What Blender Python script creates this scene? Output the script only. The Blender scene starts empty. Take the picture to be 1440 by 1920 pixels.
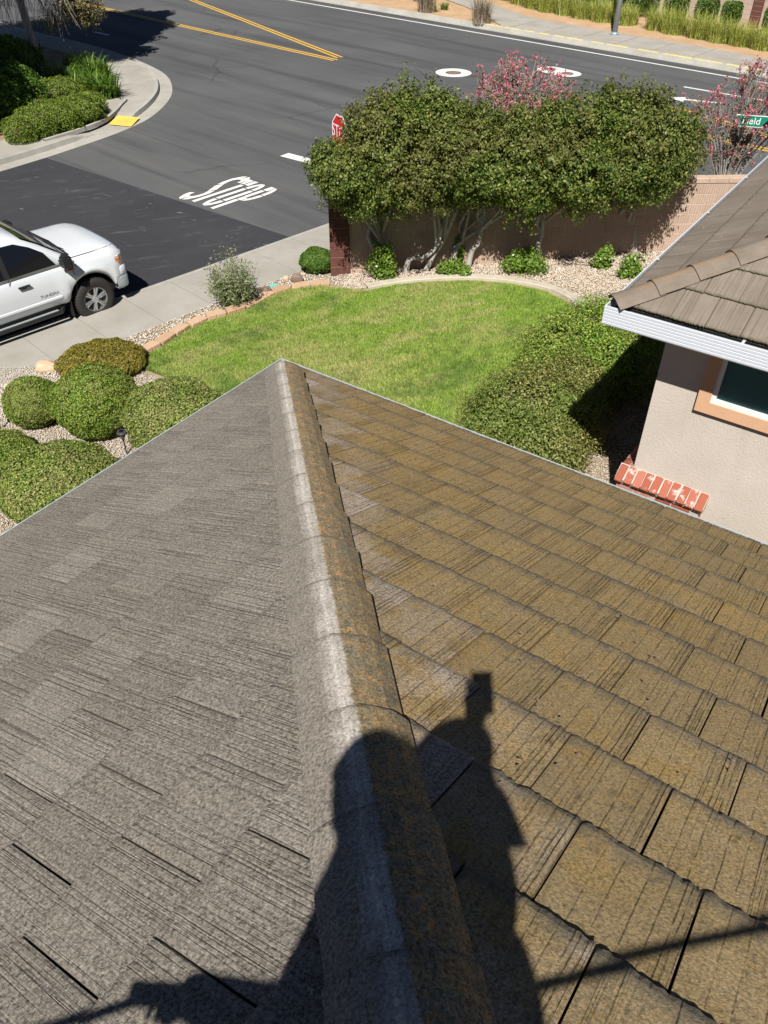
import bpy, bmesh, math, random
import numpy as np
from mathutils import Vector, Matrix

random.seed(7)
rng = np.random.default_rng(7)
R = math.radians
scene = bpy.context.scene
col = scene.collection

# ------------------------------------------------------------------ camera
CAM_H, FOC, PITCH, ROLL = 7.4, 1525.0, 40.38, 0.46
cam_data = bpy.data.cameras.new('camera')
cam = bpy.data.objects.new('camera', cam_data)
col.objects.link(cam)
cam_data.sensor_fit = 'VERTICAL'
cam_data.sensor_height = 36.0
cam_data.sensor_width = 27.0
cam_data.lens = 36.0 * FOC / 1920.0
cam_data.clip_start = 0.02
cam_data.clip_end = 2000.0
_p, _r = R(PITCH), R(ROLL)
_right0, _up0 = Vector((1, 0, 0)), Vector((0, math.sin(_p), math.cos(_p)))
_fwd = Vector((0, math.cos(_p), -math.sin(_p)))
_right = _right0 * math.cos(_r) + _up0 * math.sin(_r)
_up = -_right0 * math.sin(_r) + _up0 * math.cos(_r)
_m = Matrix((_right, _up, -_fwd)).transposed().to_4x4()
_m.translation = (0, 0, CAM_H)
cam.matrix_world = _m
scene.camera = cam

# ------------------------------------------------------------------ light
SUN = Vector((0.109, 0.6164, -0.7799)).normalized()      # direction the light travels
SUN_EL = math.asin(-SUN.z)
world = bpy.data.worlds.new('World')
scene.world = world
world.use_nodes = True
_wn = world.node_tree.nodes
_sky = _wn.new('ShaderNodeTexSky')
_sky.sky_type = 'NISHITA'
_sky.sun_disc = False
_sky.sun_elevation = SUN_EL
_sky.sun_rotation = R(190)
_sky.altitude = 300
_sky.air_density = .34
_sky.dust_density = .1
_bg = _wn['Background']
_bg.inputs['Strength'].default_value = 0.05
world.node_tree.links.new(_sky.outputs[0], _bg.inputs[0])
sun_data = bpy.data.lights.new('sun', 'SUN')
sun_data.energy = 5.0
sun_data.angle = R(0.53)
sun_data.color = (1.0, 0.955, 0.88)
sun = bpy.data.objects.new('sun', sun_data)
col.objects.link(sun)
sun.location = (0, -20, 40)
sun.rotation_euler = SUN.to_track_quat('-Z', 'Y').to_euler()
scene.view_settings.view_transform = 'Standard'
scene.view_settings.look = 'None'
scene.view_settings.exposure = 0.62
scene.view_settings.gamma = 1.0
scene.view_settings.use_curve_mapping = False
scene.cycles.max_bounces = 6
scene.cycles.use_denoising = True

# ------------------------------------------------------------------ layout helpers
def ray(x, y):
    u, v = (x - 720) / FOC, (960 - y) / FOC
    return _fwd + _right * u + _up * v
CAMP = Vector((0, 0, CAM_H))
def G(x, y, z=0.0):
    d = ray(x, y)
    return CAMP + d * ((z - CAM_H) / d.z)
def at_y(x, y, Y):
    d = ray(x, y)
    return CAMP + d * (Y / d.y)
def proj(p):
    q = Vector(p) - CAMP
    z = q.dot(_fwd)
    if z < 0.05:
        return None
    return 720 + FOC * q.dot(_right) / z, 960 - FOC * q.dot(_up) / z, z
def V2(a):
    return Vector((math.cos(R(a)), math.sin(R(a)), 0))

# sidewalk frame: along the kerb (street direction) and from the kerb to the house
KD = V2(45.2)
KN = Vector((KD.y, -KD.x, 0))
KP = G(267, 553)
SWW = (G(253, 627, .15) - KP).dot(KN)             # sidewalk width incl. kerb
def yard_z(x, y):
    s = (Vector((x, y, 0)) - KP).dot(KN) - SWW
    return .15 + .075 * min(max(s, 0.0), 8.5)
def GT(x, y):
    z = .3
    for _ in range(12):
        p = G(x, y, z)
        z = yard_z(p.x, p.y)
    return G(x, y, z)

# ------------------------------------------------------------------ mesh helpers
class MB:
    def __init__(s):
        s.v, s.f, s.m = [], [], []
    def add(s, vs, fs, mi=0):
        o = len(s.v)
        s.v += [tuple(a) for a in vs]
        s.f += [tuple(i + o for i in f) for f in fs]
        s.m += [mi] * len(fs)
        return s
    def box(s, x0, x1, y0, y1, z0, z1, mi=0, mat=None):
        vs = [Vector(p) for p in ((x0,y0,z0),(x1,y0,z0),(x1,y1,z0),(x0,y1,z0),(x0,y0,z1),(x1,y0,z1),(x1,y1,z1),(x0,y1,z1))]
        if mat is not None:
            vs = [mat @ p for p in vs]
        return s.add(vs, [(0,3,2,1),(4,5,6,7),(0,1,5,4),(1,2,6,5),(2,3,7,6),(3,0,4,7)], mi)
    def prism(s, poly, z0, z1, mi=0, zf=None):
        n = len(poly)
        bot = [(p[0], p[1], (zf(p[0], p[1]) if zf else 0) + z0) for p in poly]
        top = [(p[0], p[1], (zf(p[0], p[1]) if zf else 0) + z1) for p in poly]
        fs = [tuple(range(n - 1, -1, -1)), tuple(range(n, 2 * n))]
        fs += [(i, (i + 1) % n, n + (i + 1) % n, n + i) for i in range(n)]
        return s.add(bot + top, fs, mi)
    def tube(s, pts, rad, n=8, mi=0, cap=True):
        pts = [Vector(p) for p in pts]
        if not hasattr(rad, '__len__'):
            rad = [rad] * len(pts)
        vs = []
        ref = Vector((0, 0, 1))
        t0 = (pts[1] - pts[0]).normalized()
        if abs(t0.dot(ref)) > .95:
            ref = Vector((1, 0, 0))
        nx = t0.cross(ref).normalized()
        for i, p in enumerate(pts):
            t = (pts[min(i + 1, len(pts) - 1)] - pts[max(i - 1, 0)]).normalized()
            nx = (nx - t * nx.dot(t)).normalized()
            ny = t.cross(nx)
            for k in range(n):
                a = 2 * math.pi * k / n
                vs.append(p + (nx * math.cos(a) + ny * math.sin(a)) * rad[i])
        fs = []
        for i in range(len(pts) - 1):
            for k in range(n):
                a, b = i * n + k, i * n + (k + 1) % n
                fs.append((a, b, b + n, a + n))
        if cap:
            fs.append(tuple(range(n - 1, -1, -1)))
            fs.append(tuple(range((len(pts) - 1) * n, len(pts) * n)))
        return s.add(vs, fs, mi)
    def build(s, name, mats, parent=None, smooth=False, loc=None):
        if not isinstance(mats, (list, tuple)):
            mats = [mats]
        me = bpy.data.meshes.new(name)
        v = s.v
        if loc is not None:
            v = [(a[0] - loc[0], a[1] - loc[1], a[2] - loc[2]) for a in v]
        me.from_pydata(v, [], s.f)
        for m in mats:
            me.materials.append(m)
        if len(mats) > 1:
            me.polygons.foreach_set('material_index', s.m)
        if smooth:
            me.polygons.foreach_set('use_smooth', [True] * len(me.polygons))
        me.validate()
        me.update()
        return link(name, me, parent, loc if parent is None else None)
def link(name, me, parent=None, loc=None):
    o = bpy.data.objects.new(name, me)
    col.objects.link(o)
    if parent is not None:
        o.parent = parent
    if loc is not None:
        o.location = loc
    return o
def tag(o, label=None, cat=None, group=None, kind=None):
    for k, v in (('label', label), ('category', cat), ('group', group), ('kind', kind)):
        if v:
            o[k] = v
    return o
def thing(name, label, cat, loc=(0, 0, 0), rz=0.0, group=None):
    o = bpy.data.objects.new(name, None)
    col.objects.link(o)
    o.empty_display_size = .2
    o.location = loc
    o.rotation_euler = (0, 0, rz)
    return tag(o, label, cat, group)
def part(t, name, mb, mats, smooth=False):
    """mb is in world coordinates, t an unrotated top-level thing"""
    return mb.build(name, mats, t, smooth, loc=t.location)
def subpart(t, p, name, mb, mats, smooth=False):
    return mb.build(name, mats, p, smooth, loc=t.location)
def bevel_mesh(me, w, seg=1):
    bm = bmesh.new(); bm.from_mesh(me)
    bmesh.ops.bevel(bm, geom=list(bm.edges), offset=w, segments=seg, affect='EDGES', clamp_overlap=True)
    bm.to_mesh(me); bm.free()
def sweep(line, prof, mb=None, mi=0, closed_prof=False, hk=None):
    """sweep an (offset, z) profile along a plan polyline; offset goes to the left of travel"""
    mb = mb or MB()
    L = [Vector((p[0], p[1], 0)) for p in line]
    vs = []
    n = len(prof)
    for i, p in enumerate(L):
        a = (L[i] - L[i - 1]).normalized() if i > 0 else None
        b = (L[i + 1] - L[i]).normalized() if i < len(L) - 1 else None
        if a is None: a = b
        if b is None: b = a
        na, nb = Vector((-a.y, a.x, 0)), Vector((-b.y, b.x, 0))
        m = (na + nb).normalized()
        k = 1.0 / max(.35, m.dot(na))
        for j, (o, z) in enumerate(prof):
            zz = z * hk(i, j) if hk else z
            vs.append((p.x + m.x * o * k, p.y + m.y * o * k, zz + (line[i][2] if len(line[i]) > 2 else 0)))
    fs = []
    for i in range(len(L) - 1):
        for j in range(n if closed_prof else n - 1):
            a, b = i * n + j, i * n + (j + 1) % n
            fs.append((a, a + n, b + n, b))
    mb.add(vs, fs, mi)
    return mb
def smooth_line(pts, per=6):
    pts = [Vector(p) for p in pts]
    out = []
    for i in range(len(pts) - 1):
        p0, p1, p2, p3 = pts[max(i - 1, 0)], pts[i], pts[i + 1], pts[min(i + 2, len(pts) - 1)]
        for k in range(per):
            t = k / per
            out.append(.5 * ((2 * p1) + (p2 - p0) * t + (2 * p0 - 5 * p1 + 4 * p2 - p3) * t * t + (3 * p1 - p0 - 3 * p2 + p3) * t ** 3))
    out.append(pts[-1])
    return out
def in_poly(px, py, poly):
    """vectorised point in polygon"""
    ins = np.zeros(len(px), bool)
    n = len(poly)
    for i in range(n):
        x0, y0 = poly[i][0], poly[i][1]
        x1, y1 = poly[(i + 1) % n][0], poly[(i + 1) % n][1]
        c = ((y0 > py) != (y1 > py)) & (px < (x1 - x0) * (py - y0) / (y1 - y0 + 1e-12) + x0)
        ins ^= c
    return ins
def np_mesh(name, verts, nper, mats, parent=None, smooth=False, face_idx=None):
    """verts (N*k,3); faces of nper corners in order, or face_idx (F,nper)"""
    me = bpy.data.meshes.new(name)
    nv = len(verts)
    if face_idx is None:
        face_idx = np.arange(nv).reshape(-1, nper)
    nf = len(face_idx)
    me.vertices.add(nv)
    me.vertices.foreach_set('co', np.asarray(verts, np.float32).ravel())
    me.loops.add(nf * nper)
    me.loops.foreach_set('vertex_index', np.asarray(face_idx, np.int32).ravel())
    me.polygons.add(nf)
    me.polygons.foreach_set('loop_start', np.arange(0, nf * nper, nper, dtype=np.int32))
    if smooth:
        me.polygons.foreach_set('use_smooth', np.ones(nf, bool))
    me.materials.append(mats)
    me.update(calc_edges=True)
    return link(name, me, parent)

# ------------------------------------------------------------------ node helpers
class NB:
    def __init__(s, name, rough=.8, spec=.3):
        s.mat = bpy.data.materials.new(name)
        s.mat.use_nodes = True
        s.nt = s.mat.node_tree
        s.b = s.nt.nodes['Principled BSDF']
        s.b.inputs['Roughness'].default_value = rough
        s.b.inputs['Specular IOR Level'].default_value = spec
    def node(s, t, **kw):
        n = s.nt.nodes.new('ShaderNode' + t)
        for k, v in kw.items():
            setattr(n, k, v)
        return n
    def put(s, sock, v):
        if hasattr(v, 'is_linked'):
            s.nt.links.new(v, sock)
        else:
            if sock.type == 'RGBA' and hasattr(v, '__len__') and len(v) == 3:
                v = (*v, 1)
            sock.default_value = v
    def coord(s, which='Object', scale=None, rot=None, loc=None):
        if which == 'World':
            o = s.node('NewGeometry').outputs['Position']
        else:
            o = s.node('TexCoord').outputs[which]
        if scale is not None or rot is not None or loc is not None:
            if rot is not None:                       # turn first, then stretch
                m = s.node('Mapping')
                s.put(m.inputs['Vector'], o)
                m.inputs['Rotation'].default_value = rot
                o = m.outputs[0]
            if scale is not None or loc is not None:
                m = s.node('Mapping')
                s.put(m.inputs['Vector'], o)
                if scale is not None: m.inputs['Scale'].default_value = scale
                if loc is not None: s.put(m.inputs['Location'], loc)
                o = m.outputs[0]
        return o
    def noise(s, vec, scale, detail=4, rough=.55, dist=0.0):
        n = s.node('TexNoise')
        s.put(n.inputs['Vector'], vec)
        n.inputs['Scale'].default_value = scale
        n.inputs['Detail'].default_value = detail
        n.inputs['Roughness'].default_value = rough
        n.inputs['Distortion'].default_value = dist
        return n.outputs[0]
    def voro(s, vec, scale, feat='F1', out='Distance'):
        n = s.node('TexVoronoi', feature=feat)
        s.put(n.inputs['Vector'], vec)
        n.inputs['Scale'].default_value = scale
        return n.outputs[out]
    def ramp(s, fac, stops, interp='LINEAR'):
        n = s.node('ValToRGB')
        n.color_ramp.interpolation = interp
        el = n.color_ramp.elements
        while len(el) < len(stops):
            el.new(.5)
        for e, (p, c) in zip(el, stops):
            e.position = p
            e.color = (c, c, c, 1) if not hasattr(c, '__len__') else (*c, 1)
        s.put(n.inputs[0], fac)
        return n.outputs[0]
    def mix(s, fac, a, b, mode='MIX'):
        n = s.node('Mix', data_type='RGBA', blend_type=mode)
        s.put(n.inputs[0], fac); s.put(n.inputs[6], a); s.put(n.inputs[7], b)
        return n.outputs[2]
    def math(s, op, a, b=0.0, c=0.0, clamp=False):
        n = s.node('Math', operation=op, use_clamp=clamp)
        s.put(n.inputs[0], a); s.put(n.inputs[1], b); s.put(n.inputs[2], c)
        return n.outputs[0]
    def sep(s, vec):
        n = s.node('SeparateXYZ'); s.put(n.inputs[0], vec)
        return n.outputs
    def add(s, a, b):
        n = s.node('VectorMath', operation='ADD'); s.put(n.inputs[0], a); s.put(n.inputs[1], b)
        return n.outputs[0]
    def rnd(s):
        return s.node('ObjectInfo').outputs['Random']
    def island(s):
        return s.node('NewGeometry').outputs['Random Per Island']
    def vec(s, x, y=None, z=None):
        n = s.node('CombineXYZ')
        s.put(n.inputs[0], x); s.put(n.inputs[1], x if y is None else y); s.put(n.inputs[2], x if z is None else z)
        return n.outputs[0]
    def bump(s, h, strength=.5, dist=.01):
        n = s.node('Bump')
        n.inputs['Strength'].default_value = strength
        n.inputs['Distance'].default_value = dist
        s.put(n.inputs['Height'], h)
        s.nt.links.new(n.outputs[0], s.b.inputs['Normal'])
    def base(s, c):
        s.put(s.b.inputs['Base Color'], c)
        return s
    def rough(s, c):
        s.put(s.b.inputs['Roughness'], c)
def plain(name, c, rough=.6, spec=.4, metal=0.0, var=.12, scale=30):
    b = NB(name, rough, spec)
    n = b.noise(b.coord(), scale, 3)
    d = tuple(x * (1 - var) for x in c); l = tuple(min(1, x * (1 + var)) for x in c)
    b.base(b.mix(n, d, l))
    b.b.inputs['Metallic'].default_value = metal
    return b.mat

# ------------------------------------------------------------------ materials
MAT = {}
def m_asphalt():
    b = NB('asphalt', .85, .25)
    w = b.coord('World')
    big = b.noise(w, .12, 4, .6)
    mid = b.noise(b.coord('World', scale=(1, 1, 1), rot=(0, 0, R(42))), .9, 5, .65)
    st = b.noise(b.coord('World', scale=(.06, 1.1, 1), rot=(0, 0, R(42))), 1.0, 4, .6)      # wear along the lanes
    fine = b.noise(w, 90, 2, .7)
    agg = b.voro(w, 160)
    c = b.ramp(big, [(.25, (.078, .0805, .086)), (.75, (.135, .138, .143))])
    c = b.mix(b.ramp(mid, [(.42, 0), (.7, .4)]), c, (.115, .115, .116))
    c = b.mix(b.ramp(st, [(.34, .55), (.5, 0)]), c, (.045, .047, .052))
    c = b.mix(b.ramp(b.noise(b.coord('World', scale=(.1, 1.3, 1), rot=(0, 0, R(42)), loc=(3.1, 8, 0)), .8, 5, .65), [(.53, 0), (.72, .5)]), c, (.165, .165, .163))
    c = b.mix(b.math('MULTIPLY', fine, .6), c, (.16, .16, .16), 'OVERLAY')
    c = b.mix(b.ramp(agg, [(.0, .5), (.25, 0)]), c, (.2, .197, .19))
    # hairline cracks
    cr = b.voro(b.add(b.coord('World', scale=(1, 1, .2)), b.mix(.35, (0, 0, 0), b.noise(w, .6, 3))), .16, 'DISTANCE_TO_EDGE')
    crm = b.math('MULTIPLY', b.ramp(cr, [(.0, 1), (.006, 0)]), b.ramp(b.noise(w, .23, 2), [(.5, 0), (.62, 1)]))
    c = b.mix(b.math('MULTIPLY', crm, .7), c, (.03, .03, .032))
    b.base(c)
    b.bump(fine, .35, .006)
    return b.mat
MAT['asphalt'] = m_asphalt()
def m_slurry():
    b = NB('dark_asphalt', .8, .3)
    w = b.coord('World')
    big = b.noise(w, .3, 4, .6)
    fine = b.noise(w, 80, 2, .7)
    c = b.ramp(big, [(.3, (.034, .034, .04)), (.7, (.05, .05, .057))])
    sc = b.coord('World', scale=(1.1, 5.0, 1), rot=(0, 0, R(-25)))
    fl = b.noise(sc, .8, 6, .72, .6)
    c = b.mix(b.ramp(fl, [(.57, 0), (.7, .45)]), c, (.15, .15, .15))
    sc2 = b.coord('World', scale=(2.5, 8.0, 1), rot=(0, 0, R(12)))
    fl2 = b.noise(sc2, .9, 4, .6, .3)
    c = b.mix(b.ramp(fl2, [(.66, 0), (.71, .6)]), c, (.22, .22, .22))
    c = b.mix(b.math('MULTIPLY', fine, .4), c, (.12, .12, .125), 'OVERLAY')
    b.base(c)
    b.bump(fine, .3, .006)
    return b.mat
MAT['slurry'] = m_slurry()
def m_concrete(name, lo, hi, stain=(.25, .22, .17), sc=1.0):
    b = NB(name, .85, .25)
    w = b.coord('World')
    big = b.noise(w, .9 * sc, 5, .65)
    fine = b.noise(w, 60, 3, .7)
    c = b.ramp(big, [(.3, lo), (.7, hi)])
    c = b.mix(b.ramp(b.noise(w, 2.6 * sc, 6, .7), [(.5, 0), (.75, .45)]), c, stain)
    c = b.mix(b.math('MULTIPLY', fine, .35), c, hi, 'OVERLAY')
    c = b.mix(b.math('MULTIPLY', b.rnd(), .12), c, (.2, .2, .19))
    b.base(c)
    b.bump(fine, .25, .004)
    return b.mat
MAT['sidewalk'] = m_concrete('sidewalk_concrete', (.29, .275, .245), (.37, .355, .325))
MAT['kerb'] = m_concrete('kerb_concrete', (.31, .3, .27), (.42, .41, .38))
MAT['edging'] = m_concrete('edging_concrete', (.42, .38, .31), (.53, .49, .41), sc=3)
def m_paint(name, c, worn, amount=.62):
    b = NB(name, .6, .4)
    w = b.coord('World')
    n = b.noise(w, 14, 6, .75)
    b.base(b.mix(b.ramp(n, [(amount, 0), (amount + .1, .8)]), c, worn))
    return b.mat
MAT['white_paint'] = m_paint('white_road_paint', (.66, .66, .64), (.24, .24, .24), .57)
MAT['yellow_paint'] = m_paint('yellow_road_paint', (.62, .37, .05), (.2, .17, .12), .58)
MAT['kerb_yellow'] = m_paint('worn_kerb_yellow', (.68, .56, .12), (.38, .36, .31), .45)
MAT['pad_yellow'] = m_paint('tactile_yellow', (.72, .52, .1), (.45, .33, .12), .5)
def m_ground(name, a, bb, d, sc=3):
    b = NB(name, .95, .1)
    w = b.coord('World')
    n = b.noise(w, sc, 6, .7); f = b.noise(w, 50, 3, .7)
    c = b.ramp(n, [(.3, a), (.55, bb), (.8, d)])
    b.base(b.mix(b.math('MULTIPLY', f, .5), c, d, 'OVERLAY'))
    b.bump(f, .6, .02)
    return b.mat
MAT['soil'] = m_ground('garden_soil', (.22, .17, .12), (.34, .28, .21), (.42, .37, .3))
MAT['mulch'] = m_ground('bark_mulch', (.24, .16, .1), (.32, .23, .15), (.42, .34, .25))
MAT['dirt'] = m_ground('orange_dirt', (.38, .25, .15), (.44, .31, .2), (.5, .41, .3), 1.2)
MAT['lawn'] = m_ground('lawn_soil', (.09, .12, .03), (.13, .17, .04), (.2, .2, .07))
def m_leaf(name, cols, rough=.45, trans=.25, spec=.35, big=None):
    b = NB(name, rough, spec)
    r = b.island()
    n = len(cols)
    c = b.ramp(r, [(i / max(1, n - 1), cc) for i, cc in enumerate(cols)])
    if big:
        c = b.mix(b.ramp(b.noise(b.coord('World'), big[1], 3), [(.42, 0), (.62, big[2])]), c, big[0])
    b.base(c)
    t = b.node('BsdfTranslucent')
    b.put(t.inputs[0], b.mix(.5, c, (.25, .35, .03)))
    mx = b.node('MixShader')
    mx.inputs[0].default_value = trans
    b.nt.links.new(b.b.outputs[0], mx.inputs[1]); b.nt.links.new(t.outputs[0], mx.inputs[2])
    b.nt.links.new(mx.outputs[0], b.nt.nodes['Material Output'].inputs[0])
    return b.mat
def m_grass():
    b = NB('grass_blades', .6, .2)
    w = b.coord('World')
    r = b.island()
    g = b.ramp(r, [(0, (.13, .23, .03)), (.5, (.25, .39, .05)), (1, (.4, .5, .12))])
    y = b.ramp(r, [(0, (.28, .3, .08)), (.5, (.46, .44, .17)), (1, (.6, .54, .28))])
    n = b.noise(w, .55, 4, .6)
    n2 = b.noise(b.coord('World', scale=(.8, 2.4, 1), rot=(0, 0, R(-30))), .9, 4, .65)
    d = b.noise(w, .8, 3, .6)
    c = b.mix(b.ramp(n, [(.45, 0), (.65, .5)]), g, y)
    c = b.mix(b.ramp(n2, [(.49, 0), (.62, .75)]), c, y)
    c = b.mix(b.ramp(d, [(.34, .7), (.47, 0)]), c, (.09, .19, .03))
    n3 = b.noise(w, 4.5, 3, .6)
    c = b.mix(b.ramp(n3, [(.3, .45), (.5, 0), (.62, 0), (.8, .5)]), c, b.mix(b.ramp(n3, [(.49, 0), (.51, 1)]), (.07, .13, .02), (.43, .4, .19)))
    b.base(c)
    t = b.node('BsdfTranslucent'); b.put(t.inputs[0], c)
    mx = b.node('MixShader'); mx.inputs[0].default_value = .2
    b.nt.links.new(b.b.outputs[0], mx.inputs[1]); b.nt.links.new(t.outputs[0], mx.inputs[2])
    b.nt.links.new(mx.outputs[0], b.nt.nodes['Material Output'].inputs[0])
    return b.mat
MAT['grass'] = m_grass()
MAT['clipped'] = m_leaf('clipped_shrub_leaves', [(.04, .09, .01), (.105, .185, .02), (.21, .3, .038), (.34, .36, .1)], .5, .25, .2, big=((.26, .24, .1), 2.0, .35))
MAT['clipped_pale'] = m_leaf('pale_shrub_leaves', [(.05, .1, .013), (.12, .2, .027), (.23, .3, .055), (.46, .43, .18)], .5, .25, .2, big=((.32, .28, .13), 2.2, .4))
MAT['golden'] = m_leaf('golden_bush_leaves', [(.09, .09, .01), (.18, .15, .02), (.28, .22, .035), (.34, .29, .07)], .5)
MAT['hedge'] = m_leaf('hedge_leaves', [(.02, .045, .006), (.055, .095, .012), (.12, .165, .025), (.28, .29, .085)], .5, .25, .25, big=((.15, .12, .045), .9, .5))
MAT['sprout'] = m_leaf('bright_sprout_leaves', [(.07, .14, .015), (.14, .24, .03), (.24, .33, .06)], .35)
MAT['bushleaf'] = m_leaf('lawn_bush_leaves', [(.05, .09, .012), (.13, .2, .03), (.25, .31, .055), (.42, .4, .14)], .5, .25, .25, big=((.24, .19, .09), .9, .5))
MAT['bushgreen'] = m_leaf('green_bush_leaves', [(.05, .11, .012), (.12, .23, .025), (.24, .36, .045), (.42, .46, .12)], .5, .25, .25, big=((.26, .27, .08), 1.1, .35))
MAT['bushleaf_brown'] = m_leaf('olive_brown_bush_leaves', [(.06, .075, .015), (.15, .16, .04), (.26, .25, .075), (.4, .34, .15)], .5, .25, .25, big=((.13, .24, .035), .9, .5))
MAT['airy'] = m_leaf('airy_shrub_leaves', [(.06, .11, .03), (.13, .18, .06), (.25, .29, .14), (.36, .37, .22)], .6)
MAT['myrtle_leaf'] = m_leaf('myrtle_leaves', [(.08, .09, .035), (.15, .15, .06), (.22, .17, .1), (.3, .24, .16)], .6)
MAT['myrtle_flower'] = m_leaf('myrtle_flowers', [(.38, .07, .12), (.54, .13, .2), (.62, .28, .31)], .7, .3)
MAT['purple'] = m_leaf('purple_flowers', [(.2, .1, .4), (.3, .2, .5)], .7)
MAT['strap'] = m_leaf('strap_leaves', [(.03, .08, .01), (.08, .16, .02), (.19, .3, .05)], .35, .3)
MAT['lowgreen'] = m_leaf('low_shrub_leaves', [(.06, .1, .012), (.14, .21, .025), (.23, .3, .04)], .5)
MAT['ornamental'] = m_leaf('ornamental_grass_blades', [(.16, .22, .03), (.28, .34, .05), (.42, .45, .09), (.55, .52, .2)], .6, .3)
MAT['dryplant'] = m_leaf('dry_plant_stems', [(.16, .11, .07), (.26, .2, .14), (.34, .28, .22)], .8, .1)
MAT['cube_shrub'] = m_leaf('far_shrub_leaves', [(.03, .08, .01), (.07, .14, .02), (.14, .22, .04)], .5, .25, .2)
MAT['pine'] = m_leaf('olive_brown_needles', [(.08, .075, .025), (.16, .13, .06), (.22, .2, .08), (.27, .19, .12)], .7, .15)
def m_bark(name, a, c2, sc=14):
    b = NB(name, .9, .15)
    n = b.noise(b.coord('World', scale=(1, 1, .25)), sc, 5, .65)
    b.base(b.ramp(n, [(.3, a), (.7, c2)]))
    b.bump(n, .6, .02)
    return b.mat
MAT['bark'] = m_bark('pale_bark', (.3, .27, .24), (.52, .49, .45))
MAT['greybark'] = m_bark('grey_bark', (.2, .18, .165), (.36, .34, .32))
MAT['twig'] = m_bark('dry_twigs', (.22, .2, .18), (.42, .4, .38), 25)
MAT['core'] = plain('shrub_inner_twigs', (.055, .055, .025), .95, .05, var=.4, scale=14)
def m_pebble():
    b = NB('pebbles', .75, .3)
    r = b.island()
    c = b.ramp(r, [(0, (.25, .2, .15)), (.25, (.4, .33, .25)), (.5, (.5, .44, .37)), (.75, (.53, .42, .31)), (.9, (.62, .58, .52)), (1, (.36, .24, .16))])
    b.base(c)
    return b.mat
MAT['pebble'] = m_pebble()
def m_whitepebble():
    b = NB('white_pebbles', .7, .3)
    c = b.ramp(b.island(), [(0, (.34, .29, .23)), (.4, (.5, .45, .385)), (.8, (.6, .56, .5)), (1, (.45, .33, .25))])
    b.base(c)
    return b.mat
MAT['pebble_white'] = m_whitepebble()

def tile_common(b):
    """local tile coordinates plus a random shift per tile"""
    o = b.coord('UV')
    r = b.rnd()
    sh = b.add(o, b.vec(b.math('MULTIPLY', r, 37.0), b.math('MULTIPLY', r, 91.0), 0.0))
    return o, r, sh
def stretched(b, sh, sx, sy):
    m = b.node('Mapping'); b.put(m.inputs['Vector'], sh); m.inputs['Scale'].default_value = (sx, sy, 1)
    return m.outputs[0]
def groove_lines(b, o, sh, r, xs):
    """a few deep moulded grooves running up each tile, wandering slightly"""
    x = b.sep(o)[0]
    wob = b.math('MULTIPLY', b.math('SUBTRACT', b.noise(stretched(b, sh, 1, 9), 1.0, 3, .6), .5), .010)
    x = b.math('ADD', b.math('ADD', x, wob), b.math('MULTIPLY', r, .03))
    tot = None
    for i, (c_, s_) in enumerate(xs):
        d = b.math('ABSOLUTE', b.math('SUBTRACT', x, c_))
        m = b.math('MULTIPLY', b.ramp(d, [(.0008, 1), (.0032, 0)]), s_)
        tot = m if tot is None else b.math('MAXIMUM', tot, m)
    brk = b.ramp(b.noise(stretched(b, sh, 20, 14), 1.0, 2, .5), [(.36, .2), (.5, 1)])
    return b.math('MULTIPLY', tot, brk)
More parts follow.
